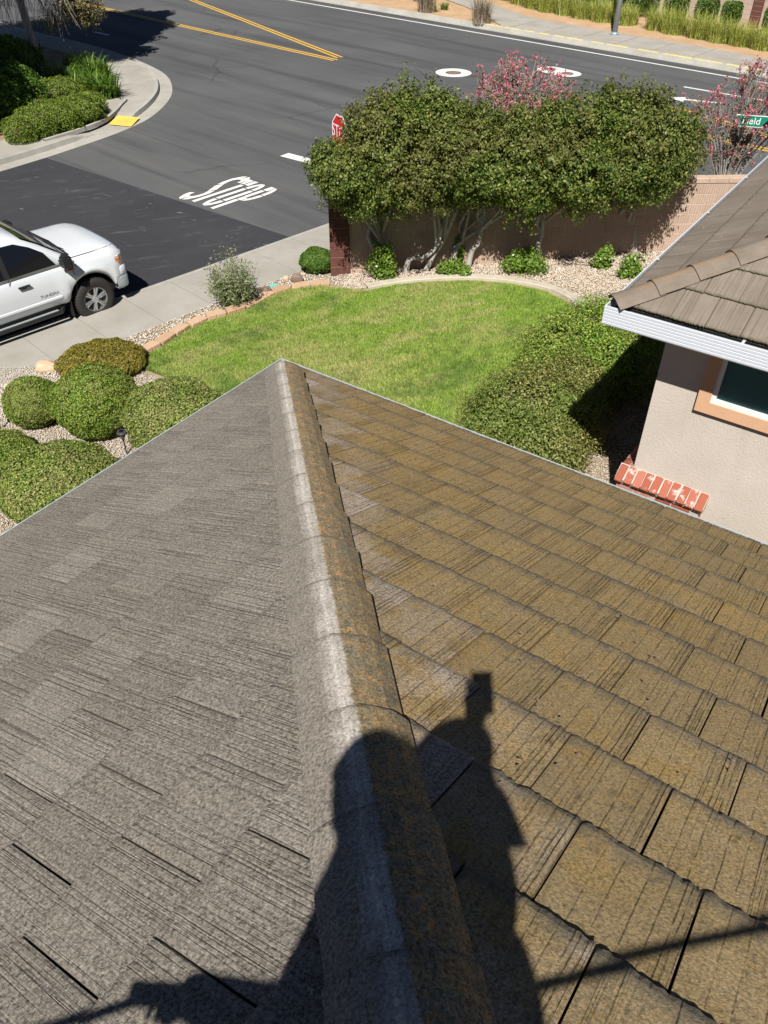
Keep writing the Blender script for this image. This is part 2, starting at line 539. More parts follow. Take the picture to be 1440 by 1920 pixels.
def m_tile_right():
    b = NB('lichened_roof_tile', .9, .12)
    o, r, sh = tile_common(b)
    w = b.coord('World')
    stri = b.noise(stretched(b, sh, 120, 1.6), 1.0, 2, .5)
    xl = b.sep(o)[0]
    band = b.math('ADD', b.noise(stretched(b, sh, 7, .5), 1.0, 2, .5), b.ramp(b.math('ADD', xl, .5), [(.36, .22), (.43, .0)]))
    grain = b.noise(w, 120, 3, .75)
    fine = b.noise(w, 420, 2, .7)
    c = b.mix(b.ramp(b.noise(w, 3.2, 5, .65), [(.32, 0), (.68, 1)]), (.23, .165, .085), (.34, .23, .09))
    c = b.mix(b.ramp(b.noise(w, .7, 3), [(.35, 0), (.65, .5)]), c, (.15, .118, .072))
    wy = b.sep(w)[1]
    near = b.math('MULTIPLY', b.ramp(b.math('MULTIPLY', wy, .2), [(.1, 1), (.5, .1)]), b.ramp(b.noise(b.coord('World', loc=(3, 8, 1)), 3.6, 5, .7), [(.36, .25), (.62, 1)]))
    c = b.mix(b.math('MULTIPLY', near, .6), c, (.36, .3, .22))
    # lichen, ochre to yellow
    bare = b.noise(b.coord('World', loc=(6, 3, 2)), 2.6, 6, .72)
    c = b.mix(b.ramp(bare, [(.54, 0), (.68, .7)]), c, (.21, .18, .145))
    lich = b.noise(b.coord('World', loc=(4, 1, 7)), 7, 7, .8)
    c = b.mix(b.ramp(lich, [(.47, 0), (.57, .75)]), c, b.mix(b.ramp(b.noise(w, 1.7, 4, .65), [(.4, 0), (.62, 1)]), (.23, .175, .095), (.34, .205, .045)))
    dots = b.noise(b.coord('World', loc=(1, 9, 3)), 46, 3, .6)
    c = b.mix(b.ramp(dots, [(.64, 0), (.7, .85)]), c, (.38, .23, .04))
    dk = b.noise(b.coord('World', loc=(8, 2, 5)), 26, 4, .6)
    c = b.mix(b.ramp(dk, [(.58, 0), (.68, .75)]), c, (.05, .042, .034))
    wv = b.voro(b.coord('World', loc=(2, 2, 2)), 5.5)
    c = b.mix(b.ramp(wv, [(.035, .8), (.05, 0)]), c, (.5, .46, .4))
    # striations only in bands
    bm = b.ramp(band, [(.5, .08), (.66, 1)])
    sl = b.math('MULTIPLY', b.ramp(stri, [(.38, 1), (.5, 0)]), bm)
    c = b.mix(b.math('MULTIPLY', sl, .38), c, (.06, .046, .03))
    gl = groove_lines(b, o, sh, r, [(-.125, .9), (-.108, .8), (-.094, .9), (-.06, .7), (-.012, .8), (.05, .6), (.1, .5)])
    c = b.mix(b.math('MULTIPLY', gl, .45), c, (.05, .038, .026))
    # grain of the sanded surface
    c = b.mix(b.ramp(grain, [(.34, 0), (.66, 1)]), b.mix(.6, c, (.03, .022, .013)), b.mix(.34, c, (.6, .43, .19)))
    c = b.mix(b.ramp(fine, [(.62, 0), (.75, .6)]), c, (.4, .35, .26))
    # grey moss and dirt caught at the lower edge
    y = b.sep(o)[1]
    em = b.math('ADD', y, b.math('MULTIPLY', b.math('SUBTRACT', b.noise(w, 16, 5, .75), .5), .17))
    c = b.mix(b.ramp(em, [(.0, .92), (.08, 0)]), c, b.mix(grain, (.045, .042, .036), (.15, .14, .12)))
    # bare whitish run-off patches near the hip
    hipd = b.node('Attribute', attribute_type='OBJECT', attribute_name='hip_near').outputs['Fac']
    pw = b.math('MULTIPLY', b.ramp(b.noise(b.coord('World', loc=(5, 5, 1)), 3.4, 4, .6), [(.42, 0), (.56, 1)]), hipd)
    c = b.mix(b.math('MULTIPLY', pw, .8), c, b.mix(b.ramp(grain, [(.35, 0), (.65, 1)]), (.16, .13, .11), (.56, .48, .42)))
    c = b.mix(b.math('MULTIPLY', r, .3), c, (.12, .095, .06))
    b.base(c)
    h = b.math('ADD', b.math('MULTIPLY', grain, .5), b.math('MULTIPLY', sl, -.45))
    h = b.math('ADD', h, b.math('MULTIPLY', fine, .25))
    h = b.math('ADD', h, b.math('MULTIPLY', gl, -.8))
    b.bump(h, 1.0, .006)
    return b.mat
MAT['tile_right'] = m_tile_right()
def m_tile_left():
    b = NB('grey_roof_tile', .9, .12)
    o, r, sh = tile_common(b)
    w = b.coord('World')
    stri = b.noise(stretched(b, sh, 110, 1.3), 1.0, 2, .5)
    xl = b.sep(o)[0]
    band = b.math('ADD', b.noise(stretched(b, sh, 6, .4), 1.0, 2, .5), b.ramp(b.math('ADD', xl, .5), [(.36, .2), (.45, .0)]))
    grain = b.noise(w, 110, 3, .8)
    fine = b.noise(w, 400, 2, .7)
    c = b.mix(b.ramp(b.noise(w, 2.4, 5, .65), [(.32, 0), (.68, 1)]), (.135, .118, .1), (.2, .177, .152))
    c = b.mix(b.ramp(b.noise(b.coord('World', loc=(3, 1, 2)), .8, 4), [(.4, 0), (.65, .5)]), c, (.115, .1, .08))
    c = b.mix(b.math('MULTIPLY', b.ramp(r, [(0, 1), (.35, 0), (.75, 0), (1, 1)]), .85), c, b.mix(b.ramp(r, [(.49, 0), (.51, 1)]), (.085, .074, .062), (.25, .225, .198)))
    gb = b.noise(b.coord('World', loc=(7, 1, 2)), 6, 5, .7)
    c = b.mix(b.ramp(gb, [(.55, 0), (.72, .55)]), c, (.1, .087, .057))
    bm = b.ramp(band, [(.42, .3), (.64, 1)])
    sl = b.math('MULTIPLY', b.ramp(stri, [(.38, 1), (.5, 0)]), bm)
    rib = b.noise(stretched(b, sh, 48, 1.0), 1.0, 3, .6)
    gl = groove_lines(b, o, sh, r, [(-.12, .8), (-.1, .9), (-.085, .7), (-.045, .6), (.0, .8), (.045, .5), (.06, .7), (.11, .6)])
    c = b.mix(b.math('MULTIPLY', gl, .8), c, (.03, .026, .022))
    c = b.mix(b.ramp(rib, [(.36, .2), (.5, 0)]), c, (.075, .064, .054))
    c = b.mix(b.math('MULTIPLY', sl, .5), c, (.035, .03, .025))
    c = b.mix(b.ramp(grain, [(.34, 0), (.66, 1)]), b.mix(.68, c, (.025, .021, .018)), b.mix(.38, c, (.62, .56, .48)))
    c = b.mix(b.ramp(fine, [(.62, 0), (.74, .7)]), c, (.5, .46, .4))
    wv = b.voro(b.coord('World', loc=(2, 2, 2)), 38)
    c = b.mix(b.ramp(wv, [(.08, .55), (.13, 0)]), c, (.5, .47, .42))
    b.base(c)
    h = b.math('ADD', b.math('MULTIPLY', grain, .55), b.math('MULTIPLY', sl, -.5))
    h = b.math('ADD', h, b.math('MULTIPLY', fine, .3))
    h = b.math('ADD', h, b.math('MULTIPLY', rib, .5))
    b.bump(h, 1.0, .006)
    return b.mat
MAT['tile_left'] = m_tile_left()
def m_cap():
    b = NB('hip_cap_tile', .9, .12)
    o, r, sh = tile_common(b)
    w = b.coord('World')
    xr, y, z = b.sep(b.coord('Object'))[:3]
    x = b.math('MULTIPLY', xr, -1.0)            # the cap's local x runs to the left slope
    grain = b.noise(w, 120, 3, .78)
    fine = b.noise(w, 420, 2, .7)
    run = b.noise(stretched(b, b.coord('Object'), 60, 1.5), 1.0, 3, .6)
    grey = b.mix(b.ramp(b.noise(w, 7, 5, .7), [(.3, 0), (.7, 1)]), (.13, .115, .102), (.2, .18, .16))
    # white bloom left of the crest
    xb = b.math('ADD', x, b.math('MULTIPLY', b.math('SUBTRACT', b.noise(w, 6, 4, .7), .5), .06))
    xb = b.math('ADD', xb, b.math('MULTIPLY', b.math('SUBTRACT', run, .5), .05))
    wm = b.ramp(b.math('ADD', xb, .5), [(.43, 0), (.472, .9), (.53, .9)])
    wm = b.math('MULTIPLY', wm, b.ramp(b.math('ADD', y, b.math('MULTIPLY', b.math('SUBTRACT', b.noise(w, 9, 3), .5), .2)), [(.0, .6), (.1, 1)]))
    wm = b.math('MULTIPLY', wm, b.ramp(b.noise(b.coord('World', loc=(2, 7, 0)), 1.6, 4, .7), [(.32, .2), (.5, 1)]))
    wm = b.math('MULTIPLY', wm, b.ramp(b.noise(w, 26, 5, .75), [(.3, .45), (.5, 1)]))
    c = b.mix(b.math('MULTIPLY', wm, b.ramp(run, [(.3, .45), (.55, 1)])), grey, (.72, .67, .62))
    # lichen right of it
    lx = b.math('ADD', x, b.math('MULTIPLY', b.math('SUBTRACT', b.noise(w, 22, 5, .75), .5), .03))
    lm = b.ramp(b.math('ADD', lx, .5), [(.503, 0), (.511, 1)])
    lich = b.mix(b.ramp(b.noise(w, 17, 6, .78), [(.4, 0), (.6, 1)]), (.085, .07, .032), (.25, .16, .03))
    lich = b.mix(b.ramp(b.noise(b.coord('World', loc=(9, 3, 1)), 28, 5, .75), [(.52, 0), (.62, .9)]), lich, (.55, .25, .02))
    lich = b.mix(b.ramp(b.noise(b.coord('World', loc=(1, 3, 8)), 3.0, 3), [(.5, 0), (.7, .7)]), lich, (.12, .11, .06))
    lich = b.mix(b.ramp(b.noise(b.coord('World', loc=(1, 5, 8)), 5.0, 4, .7), [(.6, 0), (.75, .6)]), lich, (.26, .24, .2))
    c = b.mix(lm, c, lich)
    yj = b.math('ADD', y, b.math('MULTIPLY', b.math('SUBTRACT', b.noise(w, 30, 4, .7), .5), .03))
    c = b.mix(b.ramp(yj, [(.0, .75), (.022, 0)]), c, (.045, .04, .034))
    c = b.mix(b.ramp(grain, [(.34, 0), (.66, 1)]), b.mix(.6, c, (.03, .026, .021)), b.mix(.32, c, (.64, .57, .47)))
    c = b.mix(b.ramp(fine, [(.63, 0), (.75, .5)]), c, (.5, .45, .36))
    b.base(c)
    h = b.math('ADD', b.math('MULTIPLY', grain, .5), b.math('MULTIPLY', run, .35))
    b.bump(h, .8, .004)
    return b.mat
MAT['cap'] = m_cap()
def m_tile_wing():
    b = NB('taupe_roof_tile', .88, .15)
    o, r, sh = tile_common(b)
    w = b.coord('World')
    stri = b.noise(stretched(b, sh, 60, .9), 1.0, 3, .6)
    grain = b.noise(w, 60, 3, .75)
    c = b.mix(b.ramp(b.noise(w, 2.6, 5, .65), [(.35, 0), (.7, 1)]), (.195, .165, .137), (.26, .228, .195))
    c = b.mix(b.math('MULTIPLY', r, .4), c, (.15, .128, .105))
    c = b.mix(b.ramp(stri, [(.32, .6), (.55, 0)]), c, (.09, .072, .058))
    c = b.mix(b.math('MULTIPLY', grain, .45), c, (.4, .36, .31), 'OVERLAY')
    ws = b.voro(b.coord('World', loc=(3, 0, 0)), 4.5)
    c = b.mix(b.ramp(ws, [(.03, .7), (.045, 0)]), c, (.55, .52, .47))
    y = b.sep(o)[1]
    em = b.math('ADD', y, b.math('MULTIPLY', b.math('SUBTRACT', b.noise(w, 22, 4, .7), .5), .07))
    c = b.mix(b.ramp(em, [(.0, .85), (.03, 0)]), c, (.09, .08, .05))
    b.base(c)
    b.bump(b.math('ADD', b.math('MULTIPLY', grain, .5), b.math('MULTIPLY', stri, .4)), .6, .004)
    return b.mat
MAT['tile_wing'] = m_tile_wing()
def m_cap_wing():
    b = NB('taupe_cap_tile', .88, .15)
    o, r, sh = tile_common(b)
    w = b.coord('World')
    n = b.noise(w, 5, 5, .7); g = b.noise(w, 70, 3, .75)
    c = b.mix(b.ramp(n, [(.35, 0), (.7, 1)]), (.155, .13, .108), (.21, .18, .152))
    x = b.sep(b.coord('Object'))[0]
    rust = b.math('MULTIPLY', b.ramp(b.math('ADD', b.math('ABSOLUTE', x), b.math('MULTIPLY', n, .05)), [(.03, 1), (.09, 0)]), b.ramp(b.noise(b.coord('World', loc=(1, 1, 6)), 3, 4), [(.45, 0), (.65, .6)]))
    c = b.mix(rust, c, (.28, .18, .09))
    c = b.mix(b.math('MULTIPLY', g, .45), c, (.42, .37, .3), 'OVERLAY')
    b.base(c); b.bump(g, .5, .004)
    return b.mat
MAT['cap_wing'] = m_cap_wing()
MAT['felt'] = plain('roof_felt', (.03, .028, .026), .95, .1)
MAT['gutter_grey'] = plain('grey_gutter_metal', (.36, .4, .41), .45, .4, var=.2)
MAT['gutter_white'] = plain('white_gutter_metal', (.5, .53, .58), .4, .4, var=.05)
MAT['fascia'] = plain('painted_fascia', (.5, .45, .38), .7)
def m_stucco():
    b = NB('stucco', .92, .12)
    w = b.coord('World')
    n = b.noise(w, 48, 4, .55, .4); n2 = b.noise(w, 120, 3, .6)
    c = b.mix(b.ramp(b.noise(w, 1.4, 4), [(.3, 0), (.7, 1)]), (.46, .41, .36), (.53, .475, .425))
    c = b.mix(b.ramp(b.noise(b.coord('World', scale=(1, 1, .12)), 3.5, 5, .7), [(.52, 0), (.75, .3)]), c, (.36, .31, .26))
    b.base(c)
    b.bump(b.math('ADD', n, b.math('MULTIPLY', n2, .3)), .55, .008)
    return b.mat
MAT['stucco'] = m_stucco()
MAT['peach'] = plain('peach_window_trim', (.56, .34, .21), .75, .25, var=.08, scale=8)
MAT['white_vinyl'] = plain('white_vinyl', (.74, .73, .71), .4, .5, var=.04)
def m_glass(name, c, rough=.06):
    b = NB(name, rough, .6)
    b.base(c)
    return b.mat
MAT['pane'] = m_glass('teal_window_pane', (.012, .04, .042), .12)
MAT['blind'] = plain('teal_window_screen', (.045, .12, .13), .5, .3)
def m_brick():
    b = NB('red_brick', .85, .2)
    o, r, sh = tile_common(b)
    w = b.coord('World')
    c = b.ramp(r, [(0, (.25, .07, .045)), (.4, (.31, .095, .06)), (.7, (.36, .13, .09)), (1, (.42, .22, .17))])
    wh = b.noise(w, 9, 5, .7)
    c = b.mix(b.ramp(wh, [(.55, 0), (.64, .8)]), c, (.6, .5, .46))
    b.base(c); b.bump(b.noise(w, 60, 3), .4, .004)
    return b.mat
MAT['brick'] = m_brick()
MAT['mortar'] = plain('mortar', (.42, .375, .325), .95, .1)
def m_block():
    b = NB('scored_concrete_block', .92, .12)
    o, r, sh = tile_common(b)
    w = b.coord('World')
    c = b.mix(r, (.42, .305, .235), (.47, .35, .275))
    c = b.mix(b.ramp(b.noise(w, 5, 5, .7), [(.4, 0), (.75, .5)]), c, (.46, .37, .3))
    x = b.sep(b.coord('Object'))[0]
    sc = b.math('FRACT', b.math('MULTIPLY', x, 20.0))
    line = b.ramp(sc, [(0, 1), (.14, 1), (.22, 0)])
    c = b.mix(b.math('MULTIPLY', line, .45), c, (.2, .14, .105))
    b.base(c)
    b.bump(b.math('SUBTRACT', b.math('MULTIPLY', b.noise(w, 70, 3), .4), line), .7, .008)
    return b.mat
MAT['block'] = m_block()
MAT['red_block'] = plain('dark_red_block', (.12, .05, .04), .85, .2, var=.25, scale=9)
MAT['wall_mortar'] = plain('wall_mortar', (.5, .4, .33), .95, .1)
MAT['capblock'] = m_concrete('tan_cap_block', (.42, .31, .24), (.5, .39, .31), sc=4)
def m_farwall():
    b = NB('far_block_wall', .92, .12)
    o = b.coord('Object')
    sx = b.sep(o)
    n = b.node('TexBrick')
    b.put(n.inputs['Vector'], b.vec(sx[0], sx[2], 0.0))
    b.put(n.inputs['Color1'], (.4, .31, .26)); b.put(n.inputs['Color2'], (.45, .355, .3)); b.put(n.inputs['Mortar'], (.34, .26, .21))
    n.inputs['Scale'].default_value = 1.0
    n.inputs['Brick Width'].default_value = .4; n.inputs['Row Height'].default_value = .2; n.inputs['Mortar Size'].default_value = .012
    b.base(n.outputs[0])
    return b.mat
MAT['far_wall'] = m_farwall()
def m_paver():
    b = NB('tan_edging_block', .9, .15)
    w = b.coord('World')
    c = b.mix(b.rnd(), (.42, .27, .17), (.52, .37, .25))
    c = b.mix(b.ramp(b.noise(w, 12, 5, .7), [(.45, 0), (.75, .5)]), c, (.3, .22, .16))
    b.base(c); b.bump(b.noise(w, 60, 4), .7, .008)
    return b.mat
MAT['paver'] = m_paver()
def m_carpaint():
    b = NB('white_car_paint', .22, .5)
    b.base((.59, .62, .66))
    b.b.inputs['Coat Weight'].default_value = .6
    b.b.inputs['Coat Roughness'].default_value = .05
    return b.mat
MAT['car'] = m_carpaint()
MAT['tint'] = m_glass('tinted_glass', (.006, .007, .009), .04)
MAT['windshield'] = m_glass('windshield_glass', (.02, .024, .026), .04)
MAT['black_plastic'] = plain('black_plastic', (.018, .018, .019), .45, .4)
MAT['rubber'] = plain('tyre_rubber', (.03, .028, .026), .85, .25, var=.2)
MAT['alloy'] = plain('alloy_rim', (.55, .56, .57), .28, .5, .85, .05)
MAT['chrome'] = plain('chrome', (.75, .75, .75), .12, .5, 1.0, .02)
MAT['dark_metal'] = plain('dark_metal', (.06, .06, .065), .4, .4, .6)
MAT['headlight'] = m_glass('headlight_lens', (.55, .58, .6), .08)
MAT['amber'] = m_glass('amber_lens', (.6, .2, .05), .15)
MAT['red'] = plain('sign_red', (.55, .012, .02), .4, .4, var=.04)
MAT['sign_white'] = plain('sign_white', (.76, .76, .76), .4, .4, var=.03)
MAT['sign_green'] = plain('sign_green', (.01, .2, .13), .4, .4, var=.05)
MAT['galv'] = plain('galvanised_steel', (.42, .47, .5), .45, .4, .5, .1)
MAT['lamp_black'] = plain('black_lamp_plastic', (.05, .05, .055), .45, .4)
MAT['stone'] = m_bark('brown_rock', (.16, .11, .09), (.26, .19, .15), 8)
MAT['sandstone'] = m_bark('sandstone', (.5, .34, .22), (.6, .45, .32), 6)
MAT['lid'] = plain('green_plastic_lid', (.2, .42, .36), .6, .3)
MAT['skin'] = plain('skin', (.5, .3, .21), .55, .3, var=.06)
MAT['shirt'] = plain('dark_blue_shirt', (.04, .06, .11), .9, .1, var=.2)
MAT['trousers'] = plain('grey_work_trousers', (.1, .1, .1), .9, .1, var=.2)
MAT['boot'] = plain('brown_boots', (.09, .055, .03), .7, .2)
MAT['hair'] = plain('dark_cap', (.03, .03, .035), .8, .1)

# ------------------------------------------------------------------ roads and markings
def sheet(name, poly, z, mat, kind='structure', label=None, cat=None):
    mb = MB()
    mb.add([(p[0], p[1], z) for p in poly], [tuple(range(len(poly)))])
    o = mb.build(name, mat)
    if o.data.polygons[0].normal.z < 0:
        o.data.flip_normals()
    return tag(o, label, cat, kind=kind)
sheet('road', [(-400, -300), (400, -300), (400, 500), (-400, 500)], 0, MAT['asphalt'], label='grey asphalt road and intersection', cat='road')
sa, sb = G(86, 296), G(640, 476)
sheet('side_street', [sa, sb, sb - KD * 90, sa - KD * 90 - KN * 3], .004, MAT['slurry'], label='darker resealed asphalt of the side street', cat='road')

MD = V2(-42)                                   # main road direction
MN = Vector((-MD.y, MD.x, 0))                  # away from the camera
MO = G(960, 65)                                # on the far gutter edge
def mp(x, o, z=0.0):
    p = MO + MD * x + MN * o
    return Vector((p.x, p.y, z))
def stripe(name, line, width, mat, label, z=.006):
    mb = sweep([(p[0], p[1]) for p in line], [(width / 2, z), (-width / 2, z)])
    o = mb.build(name, mat)
    o.data.flip_normals() if o.data.polygons[0].normal.z < 0 else None
    return tag(o, label, 'road marking', kind='structure')
stripe('road_edge_line', [mp(-60, -.78), mp(80, -.78)], .13, MAT['white_paint'], 'long white edge line beside the far kerb')
def double_line(pts, label):
    mb = MB()
    for off in (-.11, .11):
        sweep([(p[0], p[1]) for p in pts], [(off + .055, .006), (off - .055, .006)], mb)
    o = mb.build('double_yellow_line', MAT['yellow_paint'])
    if o.data.polygons[0].normal.z < 0:
        o.data.flip_normals()
    tag(o, label, 'road marking', kind='structure')
double_line([G(360, 0) + (G(360, 0) - G(637, 108)) * .8, G(360, 0), G(637, 108)], 'double yellow line, upper arm of the V on the main road')
double_line([mp(-60, -9.15), mp(-19.5, -9.11), G(629, 113)], 'double yellow line, lower arm of the V, partly in tree shade')
double_line(smooth_line([G(1120, 194), G(1193, 196), G(1245, 201), G(1297, 212), G(1380, 236), G(1470, 266)], 4), 'double yellow line behind the right crown of the hedge')
double_line([G(1225, 232), G(1333, 258), G(1438, 281), G(1560, 310)], 'double yellow line just beyond the block wall at right')
stripe('lane_dash', [G(177, 60), G(204, 66)], .14, MAT['white_paint'], 'short white dash inside the tree shadow')
stripe('lane_line', [G(1282, 163), G(1440, 190), G(1560, 211)], .14, MAT['white_paint'], 'white lane line behind the right flowering tree')
stripe('stop_limit_line', [G(533, 290), G(640, 318)], .36, MAT['white_paint'], 'white stop limit line left of the hedge')
# turn arrow
_a0, _a1 = G(1252, 183), G(1352, 194)
_ad = (_a1 - _a0).normalized(); _an = Vector((-_ad.y, _ad.x, 0))
def arrow_pts():
    L = (_a1 - _a0).length
    q = [(0, 0), (.32 * L, .34), (.32 * L, .1), (L, .1), (L, -.1), (.32 * L, -.1), (.32 * L, -.36)]
    return [_a0 + _ad * a + _an * b for a, b in q]
sheet('turn_arrow', arrow_pts(), .006, MAT['white_paint'], label='white turn arrow seen through the right flowering tree', cat='road marking')

def ring_mark(name, centres, r, inner, label):
    mb = MB()
    n = 40
    if len(centres) == 1:
        c = centres[0]
        vs, fs = [], []
        for k in range(n):
            a = 2 * math.pi * k / n
            for q in (inner, r):
                vs.append((c.x + q * math.cos(a), c.y + q * math.sin(a), .006))
        for k in range(n):
            a, b_ = 2 * k, 2 * ((k + 1) % n)
            fs.append((a, a + 1, b_ + 1, b_))
        mb.add(vs, fs)
    else:                                    # capsule round a pair of covers
        a, b_ = centres
        d = (b_ - a).normalized(); nn = Vector((-d.y, d.x, 0))
        pts = []
        for k in range(n // 2 + 1):
            t = -math.pi / 2 + math.pi * k / (n // 2)
            pts.append(b_ + (d * math.cos(t) + nn * math.sin(t)) * r)
        for k in range(n // 2 + 1):
            t = math.pi / 2 + math.pi * k / (n // 2)
            pts.append(a + (d * math.cos(t) + nn * math.sin(t)) * r)
        mb.add([(p.x, p.y, .006) for p in pts], [tuple(range(len(pts)))])
    o = mb.build(name, MAT['white_paint'])
    tag(o, label, 'road marking', kind='structure')
def manhole(c, r, label, z=.01):
    t = thing('manhole_cover', label, 'manhole', (c.x, c.y, 0), group='manhole covers in the main road')
    mb = MB(); n = 28
    mb.add([(c.x + r * math.cos(2 * math.pi * k / n), c.y + r * math.sin(2 * math.pi * k / n), z) for k in range(n)], [tuple(range(n))])
    part(t, 'frame', mb, MAT['dark_metal'])
    mb = MB()
    mb.prism([(c.x + r * .86 * math.cos(2 * math.pi * k / n), c.y + r * .86 * math.sin(2 * math.pi * k / n)) for k in range(n)], z + .002, z + .008)
    for k in range(-3, 4):
        w_ = math.sqrt(max(0, (r * .75) ** 2 - (k * r * .2) ** 2))
        mb.box(c.x - w_, c.x + w_, c.y + k * r * .2 - .01, c.y + k * r * .2 + .01, z + .009, z + .013)
    part(t, 'lid', mb, MAT['stone'])
c1 = G(850, 136.5)
ring_mark('manhole_ring', [c1], .7, .3, 'white painted ring round the left manhole')
manhole(c1, .295, 'manhole cover in the round white ring above the hedge', .004)
c2, c3 = G(1033, 131), G(1063, 138)
ring_mark('manhole_patch', [c2, c3], .55, 0, 'white painted patch round a pair of small covers')
for c, lb in ((G(1031, 130), 'left small round cover in the white painted patch'), (G(1064, 138), 'right small round cover in the white painted patch')):
    manhole(c, .24, lb, .01)

# STOP lettering, stencilled, read by traffic leaving the side street
SO = G(336, 369); SX = V2(-41); SY = V2(49)
def sp(x, y):
    p = SO + SX * x + SY * y
    return (p.x, p.y)
def bar(x0, y0, x1, y1, w0, w1=None):
    w1 = w1 or w0
    return [(x0 - w0 / 2, y0), (x0 + w0 / 2, y0), (x1 + w1 / 2, y1), (x1 - w1 / 2, y1)]
def arc_band(cx, cy, rx, ry, a0, a1, w, n=8):
    """half ring; w is the stroke width across"""
    out, inn = [], []
    for k in range(n + 1):
        a = R(a0 + (a1 - a0) * k / n)
        out.append((cx + rx * math.cos(a), cy + ry * math.sin(a)))
        inn.append((cx + (rx - w) * math.cos(a), cy + (ry - w * 1.5) * math.sin(a)))
    return out + inn[::-1]
def ribbon(pts, w=.125):
    """stroke of even width in the stretched letter"""
    q = [(a, b_ * .4) for a, b_ in pts]
    L, R_ = [], []
    for i in range(len(q)):
        a, b_ = q[max(i - 1, 0)], q[min(i + 1, len(q) - 1)]
        dx, dy = b_[0] - a[0], b_[1] - a[1]; ll = math.hypot(dx, dy)
        nx, ny = -dy / ll * w / 2, dx / ll * w / 2
        L.append((q[i][0] + nx, (q[i][1] + ny) / .4)); R_.append((q[i][0] - nx, (q[i][1] - ny) / .4))
    return L + R_[::-1]
letters = {
    'letter_s': [ribbon([(.345, 1.72), (.33, 1.92), (.25, 2.03), (.19, 2.05)]), ribbon([(.16, 2.05), (.07, 1.98), (.01, 1.78), (.02, 1.52), (.07, 1.32)]), ribbon([(.085, 1.28), (.17, 1.08), (.27, .86)]), ribbon([(.285, .82), (.34, .62), (.335, .36), (.28, .14), (.2, .05)]), ribbon([(.17, .05), (.08, .1), (.02, .25), (.0, .42)])],
    'letter_t': [bar(.54, .02, .54, 1.66, .125), [(.37, 1.72), (.52, 1.72), (.52, 2.08), (.37, 2.08)], [(.56, 1.72), (.71, 1.72), (.71, 2.08), (.56, 2.08)]],
    'letter_o': [arc_band(.94, .55, .18, .53, 182, 268, .125), arc_band(.94, .55, .18, .53, 272, 358, .125), bar(.81, .58, .81, 1.52, .125), bar(1.07, .58, 1.07, 1.52, .125), arc_band(.94, 1.55, .18, .53, 2, 88, .125), arc_band(.94, 1.55, .18, .53, 92, 178, .125)],
    'letter_p': [bar(1.27, .02, 1.27, .86, .125), bar(1.27, 1.12, 1.27, 1.74, .125), [(1.22, .88), (1.38, .88), (1.38, 1.1), (1.22, 1.1)], [(1.22, 1.78), (1.38, 1.78), (1.38, 2.08), (1.22, 2.08)], arc_band(1.4, 1.48, .18, .6, -88, -2, .125), arc_band(1.4, 1.48, .18, .6, 2, 88, .125)]}
stop_mark = thing('stop_lettering', 'white stencilled STOP lettering on the asphalt', 'road marking', SO)
tag(stop_mark, kind='structure')
for nm, polys in letters.items():
    mb = MB()
    for pl in polys:
        q = [sp(*p) for p in pl]
        ar = sum(q[i][0] * q[(i + 1) % len(q)][1] - q[(i + 1) % len(q)][0] * q[i][1] for i in range(len(q)))
        if ar < 0: q = q[::-1]
        mb.add([(p[0], p[1], .008) for p in q], [tuple(range(len(q)))])
    part(stop_mark, nm, mb, MAT['white_paint'])

# ------------------------------------------------------------------ near sidewalk with kerb
def kt(t, o=0.0, z=0.0):
    p = KP + KD * t + KN * o
    return Vector((p.x, p.y, z))
t_c = (G(617, 432) - KP).dot(KD) + 2.2
near_line = [kt(-40), kt(-20), kt(-8), kt(0), kt(t_c)]
_cc = kt(t_c, 5.5)
for k in range(1, 13):
    a = R(45.2 + 90 - 87.2 * k / 12)
    near_line.append(Vector((_cc.x + 5.5 * math.cos(a), _cc.y + 5.5 * math.sin(a), 0)))
_ed = V2(-42)
near_line += [near_line[-1] + _ed * 10, near_line[-1] + _ed * 45]
rev = near_line[::-1]                            # house side to the left of travel
mb = sweep(rev, [(0, -.05), (.0, .02), (.012, .12), (.04, .147), (.15, .15), (.15, -.05)])
tag(mb.build('kerb', MAT['kerb']), 'pale concrete kerb along the near sidewalk', 'kerb', kind='structure')
mb = sweep(rev, [(.15, .05), (.15, .118), (SWW, .118), (SWW, -.05)])
swk = tag(mb.build('sidewalk', MAT['kerb']), 'near concrete sidewalk between truck and front garden', 'sidewalk', kind='structure')
pitch_sw = abs((G(250, 570, .15) - G(160, 607, .15)).dot(KD))
t0_sw = (G(250, 570, .15) - KP).dot(KD)
k0 = int((-30 - t0_sw) / pitch_sw)
tt = t0_sw + k0 * pitch_sw
while tt < t_c - .3:
    t1 = min(tt + pitch_sw, t_c)
    q = [kt(tt + .006, .155), kt(tt + .006, SWW), kt(t1 - .006, SWW), kt(t1 - .006, .155)]
    q = [(p.x, p.y) for p in q]
    mb = MB().prism(q[::-1], .119, .15)
    c = mb.build('slab', MAT['sidewalk'], swk)
    if c.data.polygons[1].normal.z < 0: c.data.flip_normals()
    tt += pitch_sw
for i in range(5, len(near_line) - 3):           # slabs round the corner
    a, b_ = near_line[i], near_line[i + 1]
    def off(i_):
        d = (near_line[i_ + 1] - near_line[i_ - 1]).normalized()
        return Vector((d.y, -d.x, 0))
    na, nb = off(i), off(i + 1)
    q = [a + na * .155, a + na * SWW, b_ + nb * SWW, b_ + nb * .155]
    mb = MB().prism([(p.x, p.y) for p in q][::-1], .119, .15)
    c = mb.build('slab', MAT['sidewalk'], swk)
    if c.data.polygons[1].normal.z < 0: c.data.flip_normals()

